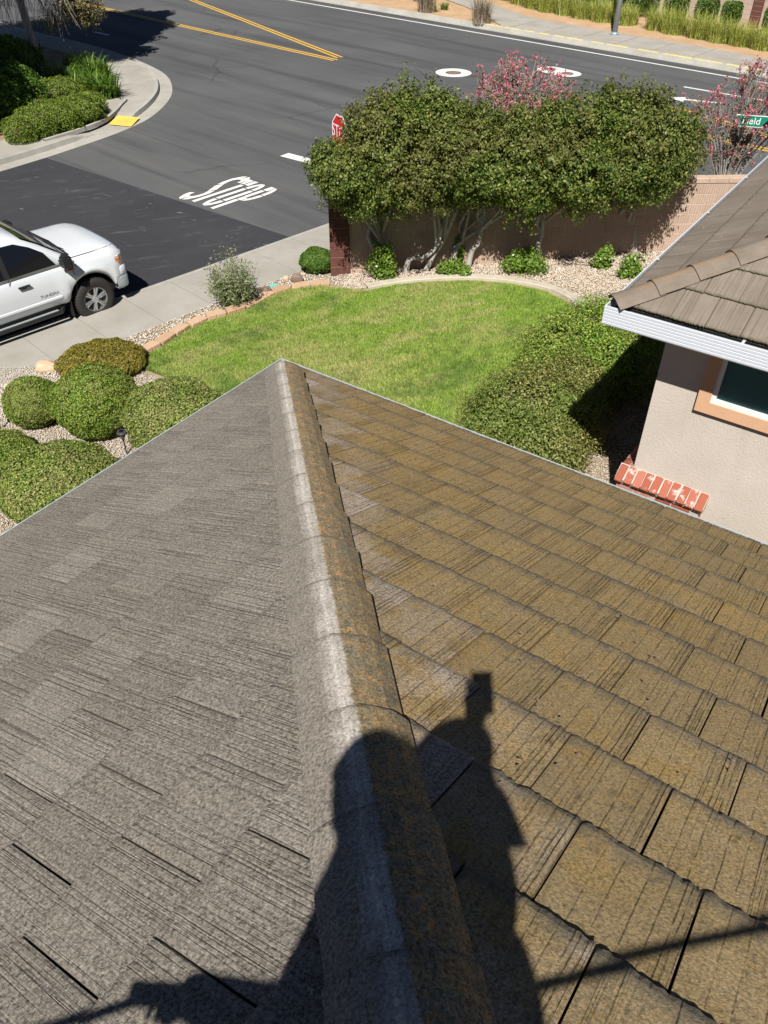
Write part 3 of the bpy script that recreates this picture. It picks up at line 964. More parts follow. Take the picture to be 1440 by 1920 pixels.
# ------------------------------------------------------------------ corner across the side street
cpx = [(-260, 395), (-120, 356), (0, 322), (60, 304), (120, 285), (220, 250), (280, 222), (315, 190), (323, 165), (310, 140), (267, 117), (200, 93), (133, 75), (80, 63), (0, 45)]
cl = [G(*p) for p in cpx]
cl[-1] = cl[-2] + V2(138) * 3
for _k in range(12): cl.append(cl[-1] + V2(138) * 3)
cl = smooth_line(cl, 5)
ramp_c = G(232, 246)
def hkf(i, j):
    if j in (0, 1, 2): return 1.0
    d = (cl[i] - ramp_c).length
    f = min(1.0, max(.06, (d - .75) / .9))
    return f
mb = sweep(cl, [(0, .006), (.42, .012), (.44, .012), (.47, .15), (.6, .15)], hk=hkf)
for i in range(len(mb.f)): pass
tag(mb.build('kerb', MAT['kerb']), 'curved pale kerb and gutter of the corner across the side street', 'kerb', kind='structure')
def hk2(i, j):
    d = (cl[i] - ramp_c).length
    f = min(1.0, max(.06, (d - .75) / .9))
    return f if j == 0 else 1.0
mb = sweep(cl, [(.6, .15), (1.95, .15)], hk=hk2)
swc = tag(mb.build('sidewalk', MAT['sidewalk']), 'curved sidewalk of the corner across the side street', 'sidewalk', kind='structure')
# planting ground behind it
inner = []
for i, p in enumerate(cl):
    d = (cl[min(i + 1, len(cl) - 1)] - cl[max(i - 1, 0)]).normalized()
    inner.append(p + Vector((-d.y, d.x, 0)) * 1.93)
mb = MB()
pl = [(p.x, p.y, .13) for p in inner] + [(-70, 40, .13)]
mb.add(pl, [(i, i + 1, len(pl) - 1) for i in range(len(pl) - 2)])
o = mb.build('planting_ground', MAT['mulch'])
if o.data.polygons[0].normal.z < 0: o.data.flip_normals()
tag(o, 'bark mulch planting ground behind the curved sidewalk', 'ground', kind='structure')
# tactile pad with domes
pq = [G(203, 234, .03), G(221, 217, .11), G(262, 221, .06), G(246, 238, .015)]
tp = thing('tactile_paving', 'yellow tactile pad on the kerb ramp', 'tactile paving', pq[0])
mb = MB()
mb.add([tuple(p + Vector((0, 0, .012))) for p in pq], [(0, 1, 2, 3)])
o = part(tp, 'pad', mb, MAT['pad_yellow'])
if o.data.polygons[0].normal.z < 0: o.data.flip_normals()
mb = MB()
for i in range(9):
    for j in range(12):
        u_, v_ = (i + .5) / 9, (j + .5) / 12
        c = pq[0].lerp(pq[1], u_).lerp(pq[3].lerp(pq[2], u_), v_) + Vector((0, 0, .013))
        r_ = .022
        vs = [(c.x + r_ * math.cos(a), c.y + r_ * math.sin(a), c.z) for a in (0, 1.57, 3.14, 4.71)] + [(c.x, c.y, c.z + .008)]
        mb.add(vs, [(0, 1, 4), (1, 2, 4), (2, 3, 4), (3, 0, 4)])
tag(part(tp, 'domes', mb, MAT['pad_yellow']), kind='stuff')
bk = smooth_line([G(82, 262, .2), G(143, 240, .25), G(190, 220, .28), G(214, 203, .28), G(226, 192, .25), G(236, 186, .2)], 5)
mb = sweep([(p.x, p.y) for p in bk], [(-.05, .1), (-.05, .215), (.05, .215), (.05, .1)])
tag(mb.build('retaining_kerb', MAT['kerb']), 'low concrete retaining kerb behind the tactile ramp', 'kerb')

# ------------------------------------------------------------------ far side of the main road
fl = [mp(-70, 0), mp(-4, 0), mp(0, 0), mp(90, 0)]
mb = sweep(fl, [(0, .006), (.4, .012), (.44, .14), (.47, .15), (.6, .15), (.6, .02)])
tag(mb.build('kerb', MAT['kerb']), 'far kerb and gutter of the main road', 'kerb', kind='structure')
# worn yellow paint on its face: short lengths, so that gaps stay
x = -2.8
yel = thing('kerb_paint', 'worn yellow paint along the far kerb', 'road marking', mp(0, .5)); tag(yel, kind='structure')
while x < 14:
    w_ = random.uniform(.5, 1.3)
    mb = sweep([mp(x, 0), mp(x + w_, 0)], [(.436, .135), (.468, .154), (.6, .154)])
    part(yel, 'paint_length', mb, MAT['kerb_yellow'])
    x += w_ + random.uniform(.05, .5)
st = [(90, .6, 2.5), (11, .6, 2.5), (8, .6, 2.9), (2, .6, 3.1), (-1, .6, 3.4), (-2, 1.3, 3.7), (-4, 2.8, 4.7), (-7, 4.3, 6.0), (-12, 6, 7.6), (-60, 9, 10.6)]
mb = MB()
vs = []
for (x, a, b_) in st:
    vs += [mp(x, a, .148), mp(x, b_, .148)]
mb.add(vs, [(2 * i, 2 * i + 2, 2 * i + 3, 2 * i + 1) for i in range(len(st) - 1)])
o = mb.build('sidewalk', MAT['sidewalk'])
if o.data.polygons[0].normal.z < 0: o.data.flip_normals()
far_sw = tag(o, 'far sidewalk along the main road, splitting off at left', 'sidewalk', kind='structure')
for x in (-.6, 1.2, 3.0, 4.8, 6.6, 8.4):
    mb = MB(); mb.add([mp(x, .62, .15), mp(x + .03, .62, .15), mp(x + .03, 2.85, .15), mp(x, 2.85, .15)], [(0, 1, 2, 3)])
    mb.build('joint', MAT['stone'], far_sw)
sheet('dirt_strip', [mp(-90, .6), mp(120, .6), mp(120, 120), mp(-90, 120)], .12, MAT['dirt'], label='orange dirt and mulch strip beyond the far kerb', cat='ground')

# ------------------------------------------------------------------ front garden ground
WALL0, WALL1 = GT(656, 513), GT(1222, 472)
WD = (Vector((WALL1.x, WALL1.y, 0)) - Vector((WALL0.x, WALL0.y, 0))).normalized()
WN = Vector((WD.y, -WD.x, 0))                     # towards the lawn / camera
def in_front_of_wall(x, y):
    return (Vector((x, y, 0)) - Vector((WALL0.x, WALL0.y, 0))).dot(WN)
nx_, ny_ = 46, 60
vs, fs = [], []
for i in range(nx_ + 1):
    for j in range(ny_ + 1):
        s = 22.0 * (i / nx_) ** 1.2
        t = -14 + 34 * j / ny_
        p = KP + KN * (SWW + s) + KD * t
        vs.append((p.x, p.y, yard_z(p.x, p.y) - .005))
for i in range(nx_):
    for j in range(ny_):
        a = i * (ny_ + 1) + j
        if in_front_of_wall(*vs[a + 1][:2]) < -.12 and in_front_of_wall(*vs[a][:2]) < -.12: continue
        fs.append((a, a + ny_ + 1, a + ny_ + 2, a + 1))
gmb = MB(); gmb.add(vs, fs)
o = gmb.build('garden_ground', MAT['soil'])
if o.data.polygons[0].normal.z < 0: o.data.flip_normals()
tag(o, 'tan gravelly ground of the front garden', 'ground', kind='structure')

lawn_px = [(256, 676), (300, 652), (345, 624), (390, 605), (450, 586), (490, 567), (520, 552), (560, 543), (600, 539), (650, 543), (690, 547),
           (740, 537), (800, 531), (880, 529), (960, 535), (1020, 548), (1062, 568), (1092, 596), (1105, 640), (1090, 720), (1030, 800), (930, 860), (800, 850), (650, 790), (520, 730), (430, 740), (330, 715), (262, 690)]
LAWN = [GT(*p) for p in lawn_px]
mb = MB()
cx_ = sum((p for p in LAWN), Vector()) / len(LAWN)
rings = [1.0, .75, .5, .25]
vs = []
for q in rings:
    for p in LAWN:
        c = cx_.lerp(p, q); vs.append((c.x, c.y, yard_z(c.x, c.y) + .012))
vs.append((cx_.x, cx_.y, yard_z(cx_.x, cx_.y) + .012))
n = len(LAWN); fs = []
for k in range(3):
    for i in range(n):
        fs.append((k * n + i, k * n + (i + 1) % n, (k + 1) * n + (i + 1) % n, (k + 1) * n + i))
for i in range(n):
    fs.append((3 * n + i, 3 * n + (i + 1) % n, 4 * n))
mb.add(vs, fs)
o = mb.build('lawn', MAT['lawn'])
if o.data.polygons[0].normal.z < 0: o.data.flip_normals()
tag(o, 'green lawn in front of the roof', 'lawn', kind='structure')
def yz_np(x, y):
    s = (x - KP.x) * KN.x + (y - KP.y) * KN.y - SWW
    return .15 + .075 * np.clip(s, 0, 8.5)
def grass(n):
    xs = np.array([p.x for p in LAWN]); ys = np.array([p.y for p in LAWN])
    x = rng.uniform(xs.min(), xs.max(), n * 2); y = rng.uniform(ys.min(), ys.max(), n * 2)
    k = in_poly(x, y, [(p.x, p.y) for p in LAWN])
    x, y = x[k][:n], y[k][:n]
    m = len(x); z = yz_np(x, y) + .008
    a = rng.uniform(0, 2 * np.pi, m); h = rng.uniform(.03, .062, m); w = rng.uniform(.004, .008, m)
    # mown lean in broad swathes
    la = rng.uniform(0, 2 * np.pi, m); lean = rng.uniform(.2, 1.0, m) * h
    b = np.stack([x, y, z], 1)
    sd = np.stack([np.cos(a), np.sin(a), np.zeros(m)], 1) * w[:, None]
    tip = b + np.stack([np.cos(la) * lean, np.sin(la) * lean, h], 1)
    v = np.stack([b - sd, b + sd, tip], 1).reshape(-1, 3)
    return np_mesh('grass', v, 3, MAT['grass'])
tag(grass(420000), 'short mown grass of the lawn, green with straw-yellow patches', 'grass', kind='stuff')

# concrete edging strip along the back of the lawn
ep = smooth_line([GT(690, 543), GT(740, 533), GT(800, 527), GT(880, 524), GT(960, 530), GT(1022, 542), GT(1066, 561), GT(1098, 588), GT(1116, 622)], 4)
el = [(p.x, p.y, yard_z(p.x, p.y)) for p in ep]
mb = sweep(el, [(-.02, -.03), (-.02, .045), (0, .055), (.15, .055), (.17, .045), (.17, -.03)])
tag(mb.build('lawn_edging', MAT['edging']), 'curved pale concrete edging strip between lawn and gravel', 'edging')

# edging blocks along the sidewalk side
bl = smooth_line([GT(262, 668), GT(300, 648), GT(345, 620), GT(390, 601), GT(450, 582), GT(490, 563), GT(520, 549), GT(560, 540), GT(600, 535)], 12)
edge = thing('block_edging', 'row of tan split-face blocks between lawn and sidewalk gravel', 'edging', bl[0])
def block_mesh():
    """one block: long face with a vertical notch and rounded split edges"""
    mb = MB()
    L, W, Hh = .385, .2, .13
    out = [(-L/2, -W/2+.02), (-L/2+.02, -W/2), (-.016, -W/2-.004), (0, -W/2+.02), (.016, -W/2-.004), (L/2-.02, -W/2), (L/2, -W/2+.02), (L/2-.03, W/2), (-L/2+.03, W/2)]
    top = [(a * .97, b_ * .95) for a, b_ in out]
    nn = len(out)
    vs = [(a, b_, 0) for a, b_ in out] + [(a, b_, Hh - .012) for a, b_ in out] + [(a, b_, Hh) for a, b_ in top]
    fs = [tuple(range(2 * nn, 3 * nn))]
    for k in (0, nn):
        fs += [(k + i, k + (i + 1) % nn, k + nn + (i + 1) % nn, k + nn + i) for i in range(nn)]
    mb.add(vs, fs)
    me = bpy.data.meshes.new('edging_block'); me.from_pydata(mb.v, [], mb.f); me.materials.append(MAT['paver']); me.update()
    return me
bme = block_mesh()
acc, last = 0.0, bl[0]
d_next = .2
for i in range(1, len(bl)):
    seg = (bl[i] - bl[i - 1]).length
    acc += seg
    if acc >= d_next:
        d = (bl[i] - bl[i - 1]).normalized()
        p = bl[i]
        zz = yard_z(p.x, p.y)
        o = link('block', bme, edge)
        sink = .02 if p.y < 14.5 else .05
        o.location = Vector((p.x, p.y, zz - sink + random.uniform(-.008, .01))) - edge.location
        o.rotation_euler = (random.uniform(-.05, .05), random.uniform(-.04, .04), math.atan2(d.y, d.x) + random.uniform(-.12, .12))
        d_next += .41

# pebbles
def pebbles(name, n, poly, mat, size, label, flat=.6, avoid_lawn=True, avoid=()):
    xs = np.array([p.x for p in poly]); ys = np.array([p.y for p in poly])
    x = rng.uniform(xs.min(), xs.max(), n * 3); y = rng.uniform(ys.min(), ys.max(), n * 3)
    k = in_poly(x, y, [(p.x, p.y) for p in poly])
    if avoid_lawn:
        k &= ~in_poly(x, y, [(p.x, p.y) for p in LAWN])
    x, y = x[k][:n], y[k][:n]
    m = len(x)
    z = yz_np(x, y) + rng.uniform(-.004, .016, m)
    base = np.array([(1, 0, 0), (.3, 1, .1), (-1, .2, 0), (-.2, -1, .1), (.15, .1, 1), (0, 0, -1)], float)
    s = size * rng.uniform(.55, 1.25, m)
    v = base[None] * (1 + rng.uniform(-.28, .28, (m, 6, 3)))
    v = v * s[:, None, None] * np.array([1, .8, flat])
    a = rng.uniform(0, 2 * np.pi, m); ca, sa_ = np.cos(a)[:, None], np.sin(a)[:, None]
    X = v[:, :, 0] * ca - v[:, :, 1] * sa_; Y = v[:, :, 0] * sa_ + v[:, :, 1] * ca
    v = np.stack([X + x[:, None], Y + y[:, None], v[:, :, 2] + z[:, None] + size * .25], 2).reshape(-1, 3)
    f = np.array([(0, 1, 4), (1, 2, 4), (2, 3, 4), (3, 0, 4), (1, 0, 5), (2, 1, 5), (3, 2, 5), (0, 3, 5)])
    fi = (f[None] + (np.arange(m) * 6)[:, None, None]).reshape(-1, 3)
    o = np_mesh(name, v, 3, mat, face_idx=fi)
    return tag(o, label, 'gravel', kind='stuff')
side_poly = [kt(t_, SWW + .02) for t_ in (-7, 0, 3.2)] + [GT(565, 512), GT(622, 519), GT(657, 513), GT(690, 541), GT(600, 532), GT(560, 537), GT(490, 560), GT(390, 598), GT(258, 662), GT(150, 750)]
pebbles('gravel', 14000, side_poly, MAT['pebble_white'], .023, 'pale river gravel strip between sidewalk and edging blocks')
wall_poly = [GT(640, 545), GT(655, 513), WALL0 + WN * .05, WALL1 + WN * .05, WALL0 + WD * 9.5 + WN * .05, GT(1330, 560), GT(1150, 620), GT(1100, 590), GT(1040, 545), GT(960, 528), GT(880, 522), GT(800, 524), GT(740, 531), GT(690, 541)]
pebbles('gravel', 30000, wall_poly, MAT['pebble'], .023, 'tan and white gravel bed between lawn edging and block wall')
left_poly = [GT(0, 690), GT(40, 690), GT(258, 662), GT(270, 700), GT(420, 750), GT(300, 900), GT(0, 1060), GT(-200, 1000), GT(-150, 800)]
pebbles('gravel', 40000, left_poly, MAT['pebble_white'], .015, 'pale pink gravel under the round clipped shrubs', .5)
wing_poly = [GT(1040, 800), GT(1120, 640), GT(1260, 600), GT(1500, 900), GT(1250, 1000), GT(1000, 920)]
pebbles('gravel', 16000, wing_poly, MAT['pebble'], .018, 'tan gravel patch beside the brick base of the house wing', .5)

# ------------------------------------------------------------------ roofs
TH = R(55.4)
DR = Vector((math.cos(TH), math.sin(TH), 0))          # plan direction down the right slope
DL = Vector((-math.sin(TH), math.cos(TH), 0))         # plan direction down the left slope
SLOPE = .461
CA = 1 / math.sqrt(1 + SLOPE * SLOPE); SA = SLOPE * CA
TW, TE = .3087, .3624                                  # tile width, exposure
TLEN = TE + .075
def tile_mesh(name, seed, mat, ragged=.006, groove=.002):
    r = random.Random(seed)
    nx = 26
    w = TW - .006
    xs = [-w / 2 + w * i / nx for i in range(nx + 1)]
    gz = []
    band = r.uniform(-.3, .3)
    for i in range(nx + 1):
        t = i / nx
        g = groove * max(0, math.sin(9 * (t + band)) - .2) * r.uniform(0, 1)
        gz.append(-g)
    gz[0] = gz[-1] = -.002
    vs = []
    ph = r.uniform(0, 6)
    for i, x in enumerate(xs):
        jy = ragged * (.5 * math.sin(i * .55 + ph) + .4 * math.sin(i * 1.9 + ph * 2)) * .5 + r.uniform(-ragged, ragged) * .8
        jz = -abs(r.gauss(0, ragged * .45))
        vs.append((x, jy + .001, .0225 + abs(r.gauss(0, ragged * .5))))      # 0 butt bottom
        vs.append((x, jy, .043 + jz + gz[i]))                                # 1 butt top
        vs.append((x, .022 + jy * .4, .0455 + gz[i] + jz * .25))             # 2 just behind
        vs.append((x, TE * .5, .033 + gz[i]))                                # 3
        vs.append((x, TLEN, .018 + gz[i]))                                   # 4 head
        vs.append((x, TLEN, .0))                                             # 5
    fs = []
    for i in range(nx):
        a, b = i * 6, (i + 1) * 6
        for k in range(5):
            fs.append((a + k, b + k, b + k + 1, a + k + 1))
        fs.append((a + 5, b + 5, b, a))
    fs.append(tuple(range(5, -1, -1)))
    fs.append(tuple(nx * 6 + k for k in range(6)))
    me = bpy.data.meshes.new(name)
    me.from_pydata(vs, [], fs)
    me.materials.append(mat)
    uv = me.uv_layers.new(name='UVMap')
    co = [vs[l.vertex_index] for l in me.loops]
    uv.data.foreach_set('uv', [q for c_ in co for q in (c_[0], c_[1])])
    me.update()
    return me
def slope_frame(E, vdir, up, sl):
    Y = (up + Vector((0, 0, sl))).normalized()
    X = vdir.normalized()
    Z = X.cross(Y)
    if Z.z < 0:
        X = -X; Z = -Z
    return X, Y, Z
def lay_slope(house, name, E, vdir, up, L, umax, u0, vph, parity, variants, mat, limit, label=None, hipgap=.0, near_attr=False, eave=-.01, sl=SLOPE, sl2=SLOPE):
    """tile one hipped slope; E is the eave corner, v runs along the eave, u up the slope"""
    X, Y, Z = slope_frame(E, vdir, up, sl)
    hl = house.location
    deck = MB()
    c = sl / sl2 / math.sqrt(1 + sl * sl)
    quad = [(0, 0), (L, 0), (L - umax * c, umax), (umax * c, umax)]
    pts = [E + vdir * v + Y * u for v, u in quad]
    low = [p - Z * .03 for p in pts]
    deck.add([*low, *pts], [(3, 2, 1, 0), (4, 5, 6, 7), (0, 1, 5, 4), (1, 2, 6, 5), (2, 3, 7, 6), (3, 0, 4, 7)])
    dk = deck.build(name, MAT['felt'], house, loc=hl)
    if label: dk['label'] = label
    k = int((-.2 - u0) / TE) - 1
    cand = []
    sgn = 1 if X.dot(vdir) > 0 else -1
    while u0 + k * TE < umax - .03:
        ub = u0 + k * TE
        if ub < -.2:
            k += 1; continue
        ub = max(ub, eave)
        sh = ((k + parity) % 2) * TW / 2
        v = vph + sh - math.ceil((vph + sh + TW) / TW) * TW
        while v < L + TW:
            vc = v + TW / 2
            lo_d = v + TW - (ub + .0) * c
            if lo_d > hipgap and v < L - ub * c:
                cand.append((ub, vc))
            v += TW
        k += 1
    rows = []
    for ub, vc in cand:
        o = E + vdir * vc + Y * ub
        pr = proj(o + Y * TE * .5)
        vis = pr is not None and -70 < pr[0] < 1510 and -40 < pr[1] < 2000
        rows.append((not vis, (o - CAMP).length, ub, vc, o))
    rows.sort(key=lambda a: (a[0], a[1]))
    stuff = bmesh.new()
    cnt = 0
    for hid, dist, ub, vc, o in rows:
        me = random.Random(int(ub * 1000) * 7919 + int(vc * 1000)).choice(variants)
        jit = random.Random(int(vc * 911 + ub * 7))
        Mx = Matrix((X, Y, Z)).transposed().to_4x4()
        o2 = o + Z * jit.uniform(-.0015, .002) + X * jit.uniform(-.0012, .0012) + Y * jit.uniform(-.003, .003)
        Mx.translation = o2 - hl
        Mx = Mx @ Matrix.Rotation(jit.uniform(-.004, .004), 4, 'Z') @ Matrix.Rotation(jit.uniform(-.003, .003), 4, 'Y')
        # clip at the hips
        need = []
        if (vc - TW / 2) - (ub + TLEN) * c < hipgap:
            need.append((vdir * 1.0 - Y.normalized() * 0, 0))
        m2 = me
        straddle_lo = (vc - TW / 2) < (ub + TLEN) * c + hipgap
        straddle_hi = (vc + TW / 2) > L - (ub + TLEN) * c
        if straddle_lo or straddle_hi:
            bm = bmesh.new(); bm.from_mesh(me)
            for lo, yes in ((True, straddle_lo), (False, straddle_hi)):
                if not yes: continue
                # plane in tile coordinates: keep sgn*x - c*y >= const
                if lo:
                    nrm = Vector((sgn, -c, 0)); x0 = (ub * c + hipgap - vc)
                else:
                    nrm = Vector((-sgn, -c, 0)); x0 = -(L - ub * c - vc)
                nl = nrm.length
                pt = nrm * (x0 / (nl * nl))
                bmesh.ops.bisect_plane(bm, geom=list(bm.verts) + list(bm.edges) + list(bm.faces), plane_co=pt, plane_no=nrm, clear_inner=True)
            if not bm.faces:
                bm.free(); continue
            m2 = bpy.data.meshes.new('cut_tile'); bm.to_mesh(m2); bm.free()
            if not m2.materials: m2.materials.append(mat)
        if cnt < limit and not hid:
            ob = link('roof_tile', m2, dk)
            ob.matrix_local = Mx
            if near_attr:
                dd = (vc - (ub + TE * .5) * c)
                ob['hip_near'] = float(max(0.0, min(1.0, 1.15 - dd / .55)))
            cnt += 1
        else:
            tmp = bmesh.new(); tmp.from_mesh(m2); tmp.transform(Mx)
            tm = bpy.data.meshes.new('t'); tmp.to_mesh(tm); tmp.free()
            stuff.from_mesh(tm); bpy.data.meshes.remove(tm)
    if stuff.faces:
        sm = bpy.data.meshes.new('roof_tiles'); stuff.to_mesh(sm); sm.materials.clear(); sm.materials.append(mat)
        so = link('roof_tiles', sm, dk); so['kind'] = 'stuff'
    stuff.free()
    return dk, cnt
def cap_mesh(name, seed, mat, hw=.152, ht=.062, drop=.05, ln=.43, th=.016):
    """angular hip cap: trapezoid section, crest along +y, lower end at y=0"""
    r = random.Random(seed)
    prof = [(-hw, -drop + .035), (-hw * .72, ht * .38), (-hw * .4, ht * .8), (-hw * .1, ht), (hw * .1, ht), (hw * .4, ht * .8), (hw * .72, ht * .38), (hw, -drop + .04)]
    n = len(prof)
    vs = []
    ys = [0, .02, ln * .5, ln]
    for yi, y in enumerate(ys):
        lift = .021 * (1 - y / ln)
        sc = 1 - .06 * (y / ln)
        for (x, z) in prof:
            vs.append((x * sc + r.uniform(-.0015, .0015), y + (r.uniform(-.004, .004) if yi == 0 else 0), z * (1 if yi else .97) + lift + r.uniform(-.001, .001)))
    m = len(vs)
    for yi, y in enumerate(ys):
        lift = .021 * (1 - y / ln)
        sc = 1 - .06 * (y / ln)
        for (x, z) in prof:
            vs.append((x * sc * .9, y, z - th + lift))
    fs = []
    for yi in range(len(ys) - 1):
        for i in range(n - 1):
            a = yi * n + i
            fs.append((a, a + 1, a + n + 1, a + n))
            fs.append((m + a, m + a + n, m + a + n + 1, m + a + 1))
        for i in (0, n - 1):
            a = yi * n + i
            fs.append((a, a + n, m + a + n, m + a) if i == 0 else (a, m + a, m + a + n, a + n))
    for i in range(n - 1):
        fs.append((i, m + i, m + i + 1, i + 1))
        b = (len(ys) - 1) * n
        fs.append((b + i, b + i + 1, m + b + i + 1, m + b + i))
    me = bpy.data.meshes.new(name)
    me.from_pydata(vs, [], fs); me.materials.append(mat); me.update()
    bm = bmesh.new(); bm.from_mesh(me)
    bmesh.ops.recalc_face_normals(bm, faces=bm.faces)
    bm.to_mesh(me); bm.free()
    return me

# ---- own house
EO = ray(528.7, 676); EO = CAMP + EO * (3.4 / -EO.z)          # eave corner
EO.z -= .036                                                    # deck lies below the tile faces
HS = 12.6                                                       # side of the hipped roof in plan
house = thing('house', 'single-storey house under the lichened tile roof in the foreground', 'house', (EO.x, EO.y, 0))
vR, vL = -DL, -DR                                               # along the eaves away from the corner
varR = [tile_mesh('lichened_tile', 100 + i, MAT['tile_right'], .0055) for i in range(9)]
varL = [tile_mesh('grey_tile', 200 + i, MAT['tile_left'], .004, .0026) for i in range(9)]
U0 = .2995
umax = (HS / 2) / CA
SLR, SLL = .4565, .4665                                         # the left slope is a touch steeper
slope_r, nR = lay_slope(house, 'roof_slope', EO, vR, -DR, HS, umax, U0, 3.875, 1, varR, MAT['tile_right'], 165, 'brown lichened right slope of the roof', .012, True, .01, SLR, SLL)
slope_l, nL = lay_slope(house, 'roof_slope', EO, vL, -DL, HS, umax, U0, 4.043, 1, varL, MAT['tile_left'], 160, 'grey weathered left slope of the roof', .012, False, .01, SLL, SLR)
print('tiles', nR, nL)
# the two back slopes, out of sight
apex = EO + (-DR - DL) * (HS / 2) + Vector((0, 0, SLOPE * HS / 2))
cb = EO + (-DR - DL) * HS
cR, cL = EO + vR * HS, EO + vL * HS
for a, b_ in ((cR, cb), (cb, cL)):
    mb = MB(); mb.add([a, b_, apex, a - Vector((0, 0, .04)), b_ - Vector((0, 0, .04)), apex - Vector((0, 0, .04))], [(0, 1, 2), (5, 4, 3), (0, 3, 4, 1), (1, 4, 5, 2), (2, 5, 3, 0)])
    mb.build('roof_slope', MAT['tile_left'], house, loc=house.location)
# hip caps
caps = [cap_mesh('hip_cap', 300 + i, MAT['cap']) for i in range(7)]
hip_az = TH - R(135) - R(.88)
hd = Vector((math.cos(hip_az), math.sin(hip_az), SLOPE / math.sqrt(2)))
s = 5.398 + .36 * 9
while s > .0:
    base = EO + hd * s + Vector((0, 0, .026))
    Y = hd.normalized()
    Xc = Y.cross(Vector((0, 0, 1))).normalized()
    # x must point to the right slope (viewer's right when looking from above down the hip)
    if Xc.x < 0: Xc = -Xc
    Zc = Xc.cross(Y)
    if Zc.z < 0:
        Y2 = -Y; Zc = -Zc
    # local y runs up the hip, so mirror x when the frame would be left-handed
    Mx = Matrix((Xc, Y, Xc.cross(Y))).transposed().to_4x4()
    if Mx.col[2].z < 0:
        Mx = Matrix((-Xc, Y, (-Xc).cross(Y))).transposed().to_4x4()
    Mx.translation = base - Vector(house.location)
    jit = random.Random(int(s * 1000))
    Mx = Mx @ Matrix.Rotation(jit.uniform(-.006, .006), 4, 'Z') @ Matrix.Rotation(jit.uniform(-.012, .012), 4, 'Y')
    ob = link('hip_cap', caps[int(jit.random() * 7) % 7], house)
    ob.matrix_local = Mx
    s -= .36
# closed end of the lowest cap
mb = MB()
e0 = EO + hd * -.1
# gutters: channel with an outer lip, along both front eaves
gp = [(0.0, -.05), (.0, -.12), (.06, -.12), (.078, -.02), (.078, .038), (.071, .038), (.07, -.02), (.053, -.112), (.008, -.112), (.008, -.05)]
def gutter_line(E, pts, zt, prof):
    return sweep([(p.x, p.y, zt) for p in pts], prof, closed_prof=True)
gl = [cL - DL * .05, EO - (DR + DL) * .05, cR - DR * .05]
gm = gutter_line(EO, gl, EO.z + .0, [(o_, z_) for o_, z_ in gp])
part(house, 'gutter', gm, MAT['gutter_grey'])
# walls and eaves board, hidden under the roof
ov = .6
w0 = EO - (DR + DL) * ov
side = HS - 2 * ov
mb = MB()
pw = [w0, w0 + vR * side, w0 + vR * side + vL * side, w0 + vL * side]
mb.prism([(p.x, p.y) for p in pw], .3, EO.z + .05)
part(house, 'wall', mb, MAT['stucco'])
mb = MB()
pf = [EO - (DR + DL) * .05, cR - DR * .05 + DL * .05 * 1, cb + (DR + DL) * .05, cL - DL * .05 + DR * .05]
pf = [EO - (DR + DL) * .03, EO - (DR + DL) * .03 + vR * (HS - .06), EO - (DR + DL) * .03 + (vR + vL) * (HS - .06), EO - (DR + DL) * .03 + vL * (HS - .06)]
mb.prism([(p.x, p.y) for p in pf], EO.z - .15, EO.z - .11)
part(house, 'soffit', mb, MAT['fascia'])

# ---- house wing at right
EW = G(1135, 572, 4.0)
EW.z = 4.0 - .03
WR, WT = -DL, DR                                       # along its front eave, along its left eave
WS = 9.0
wing = thing('house_wing', 'beige stucco house wing with taupe tile roof and white gutter at right', 'house', (EW.x, EW.y, 0))
varW = [tile_mesh('taupe_tile', 400 + i, MAT['tile_wing'], .006, .001) for i in range(8)]
umw = (WS / 2) / CA
ER = EW + (WR + WT) * .075; ER.z = 3.992                              # roof edge lies inside the gutter
WSL = WS - .15
wf, nW1 = lay_slope(wing, 'roof_slope', ER, WR, WT, WSL, umw, .36, .36, 0, varW, MAT['tile_wing'], 90, 'front slope of the wing roof')
wl, nW2 = lay_slope(wing, 'roof_slope', ER, WT, WR, WSL, umw, .36, .2, 0, varW, MAT['tile_wing'], 110, 'left slope of the wing roof')
print('wing tiles', nW1, nW2)
wcb = ER + (WR + WT) * WSL; wcR = ER + WR * WSL; wcT = ER + WT * WSL
wap = ER + (WR + WT) * (WSL / 2) + Vector((0, 0, SLOPE * WSL / 2))
for a, b_ in ((wcR, wcb), (wcb, wcT)):
    mb = MB(); mb.add([a, b_, wap, a - Vector((0, 0, .04)), b_ - Vector((0, 0, .04)), wap - Vector((0, 0, .04))], [(0, 1, 2), (5, 4, 3), (0, 3, 4, 1), (1, 4, 5, 2), (2, 5, 3, 0)])
    mb.build('roof_slope', MAT['tile_wing'], wing, loc=wing.location)
capsW = [cap_mesh('wing_cap', 500 + i, MAT['cap_wing'], .15, .066, .05, .44, .018) for i in range(4)]
hw = (WR + WT).normalized(); hw = Vector((hw.x, hw.y, SLOPE / math.sqrt(2)))
s = -.02
while s < 5.9:
    Y = hw.normalized()
    Xc = Y.cross(Vector((0, 0, 1))).normalized()
    Mx = Matrix((Xc, Y, Xc.cross(Y))).transposed().to_4x4()
    Mx.translation = ER + hw * s + Vector((0, 0, .02)) - Vector(wing.location)
    Mx = Mx @ Matrix.Rotation(random.uniform(-.01, .01), 4, 'Z')
    ob = link('hip_cap', capsW[int(s * 10) % 4], wing)
    ob.matrix_local = Mx
    s += .36
# white fascia gutter: ribbed face
gw = .1
rib = []
zz = [0] + [q for k in range(6) for q in (-.008 - .03 * k, -.028 - .03 * k, -.032 - .03 * k)] + [-.19]
oo = [0] + [q for k in range(6) for q in (.0035, .0035, .0)] + [-.004]
prof = [(-o_ , z_) for o_, z_ in zip(oo, zz)] + [(gw, -.19), (gw, -.02), (gw - .01, -.02), (gw - .01, -.175), (.012, -.175), (.01, -.004)]
gln = [EW + WR * WS, EW, EW + WT * WS]
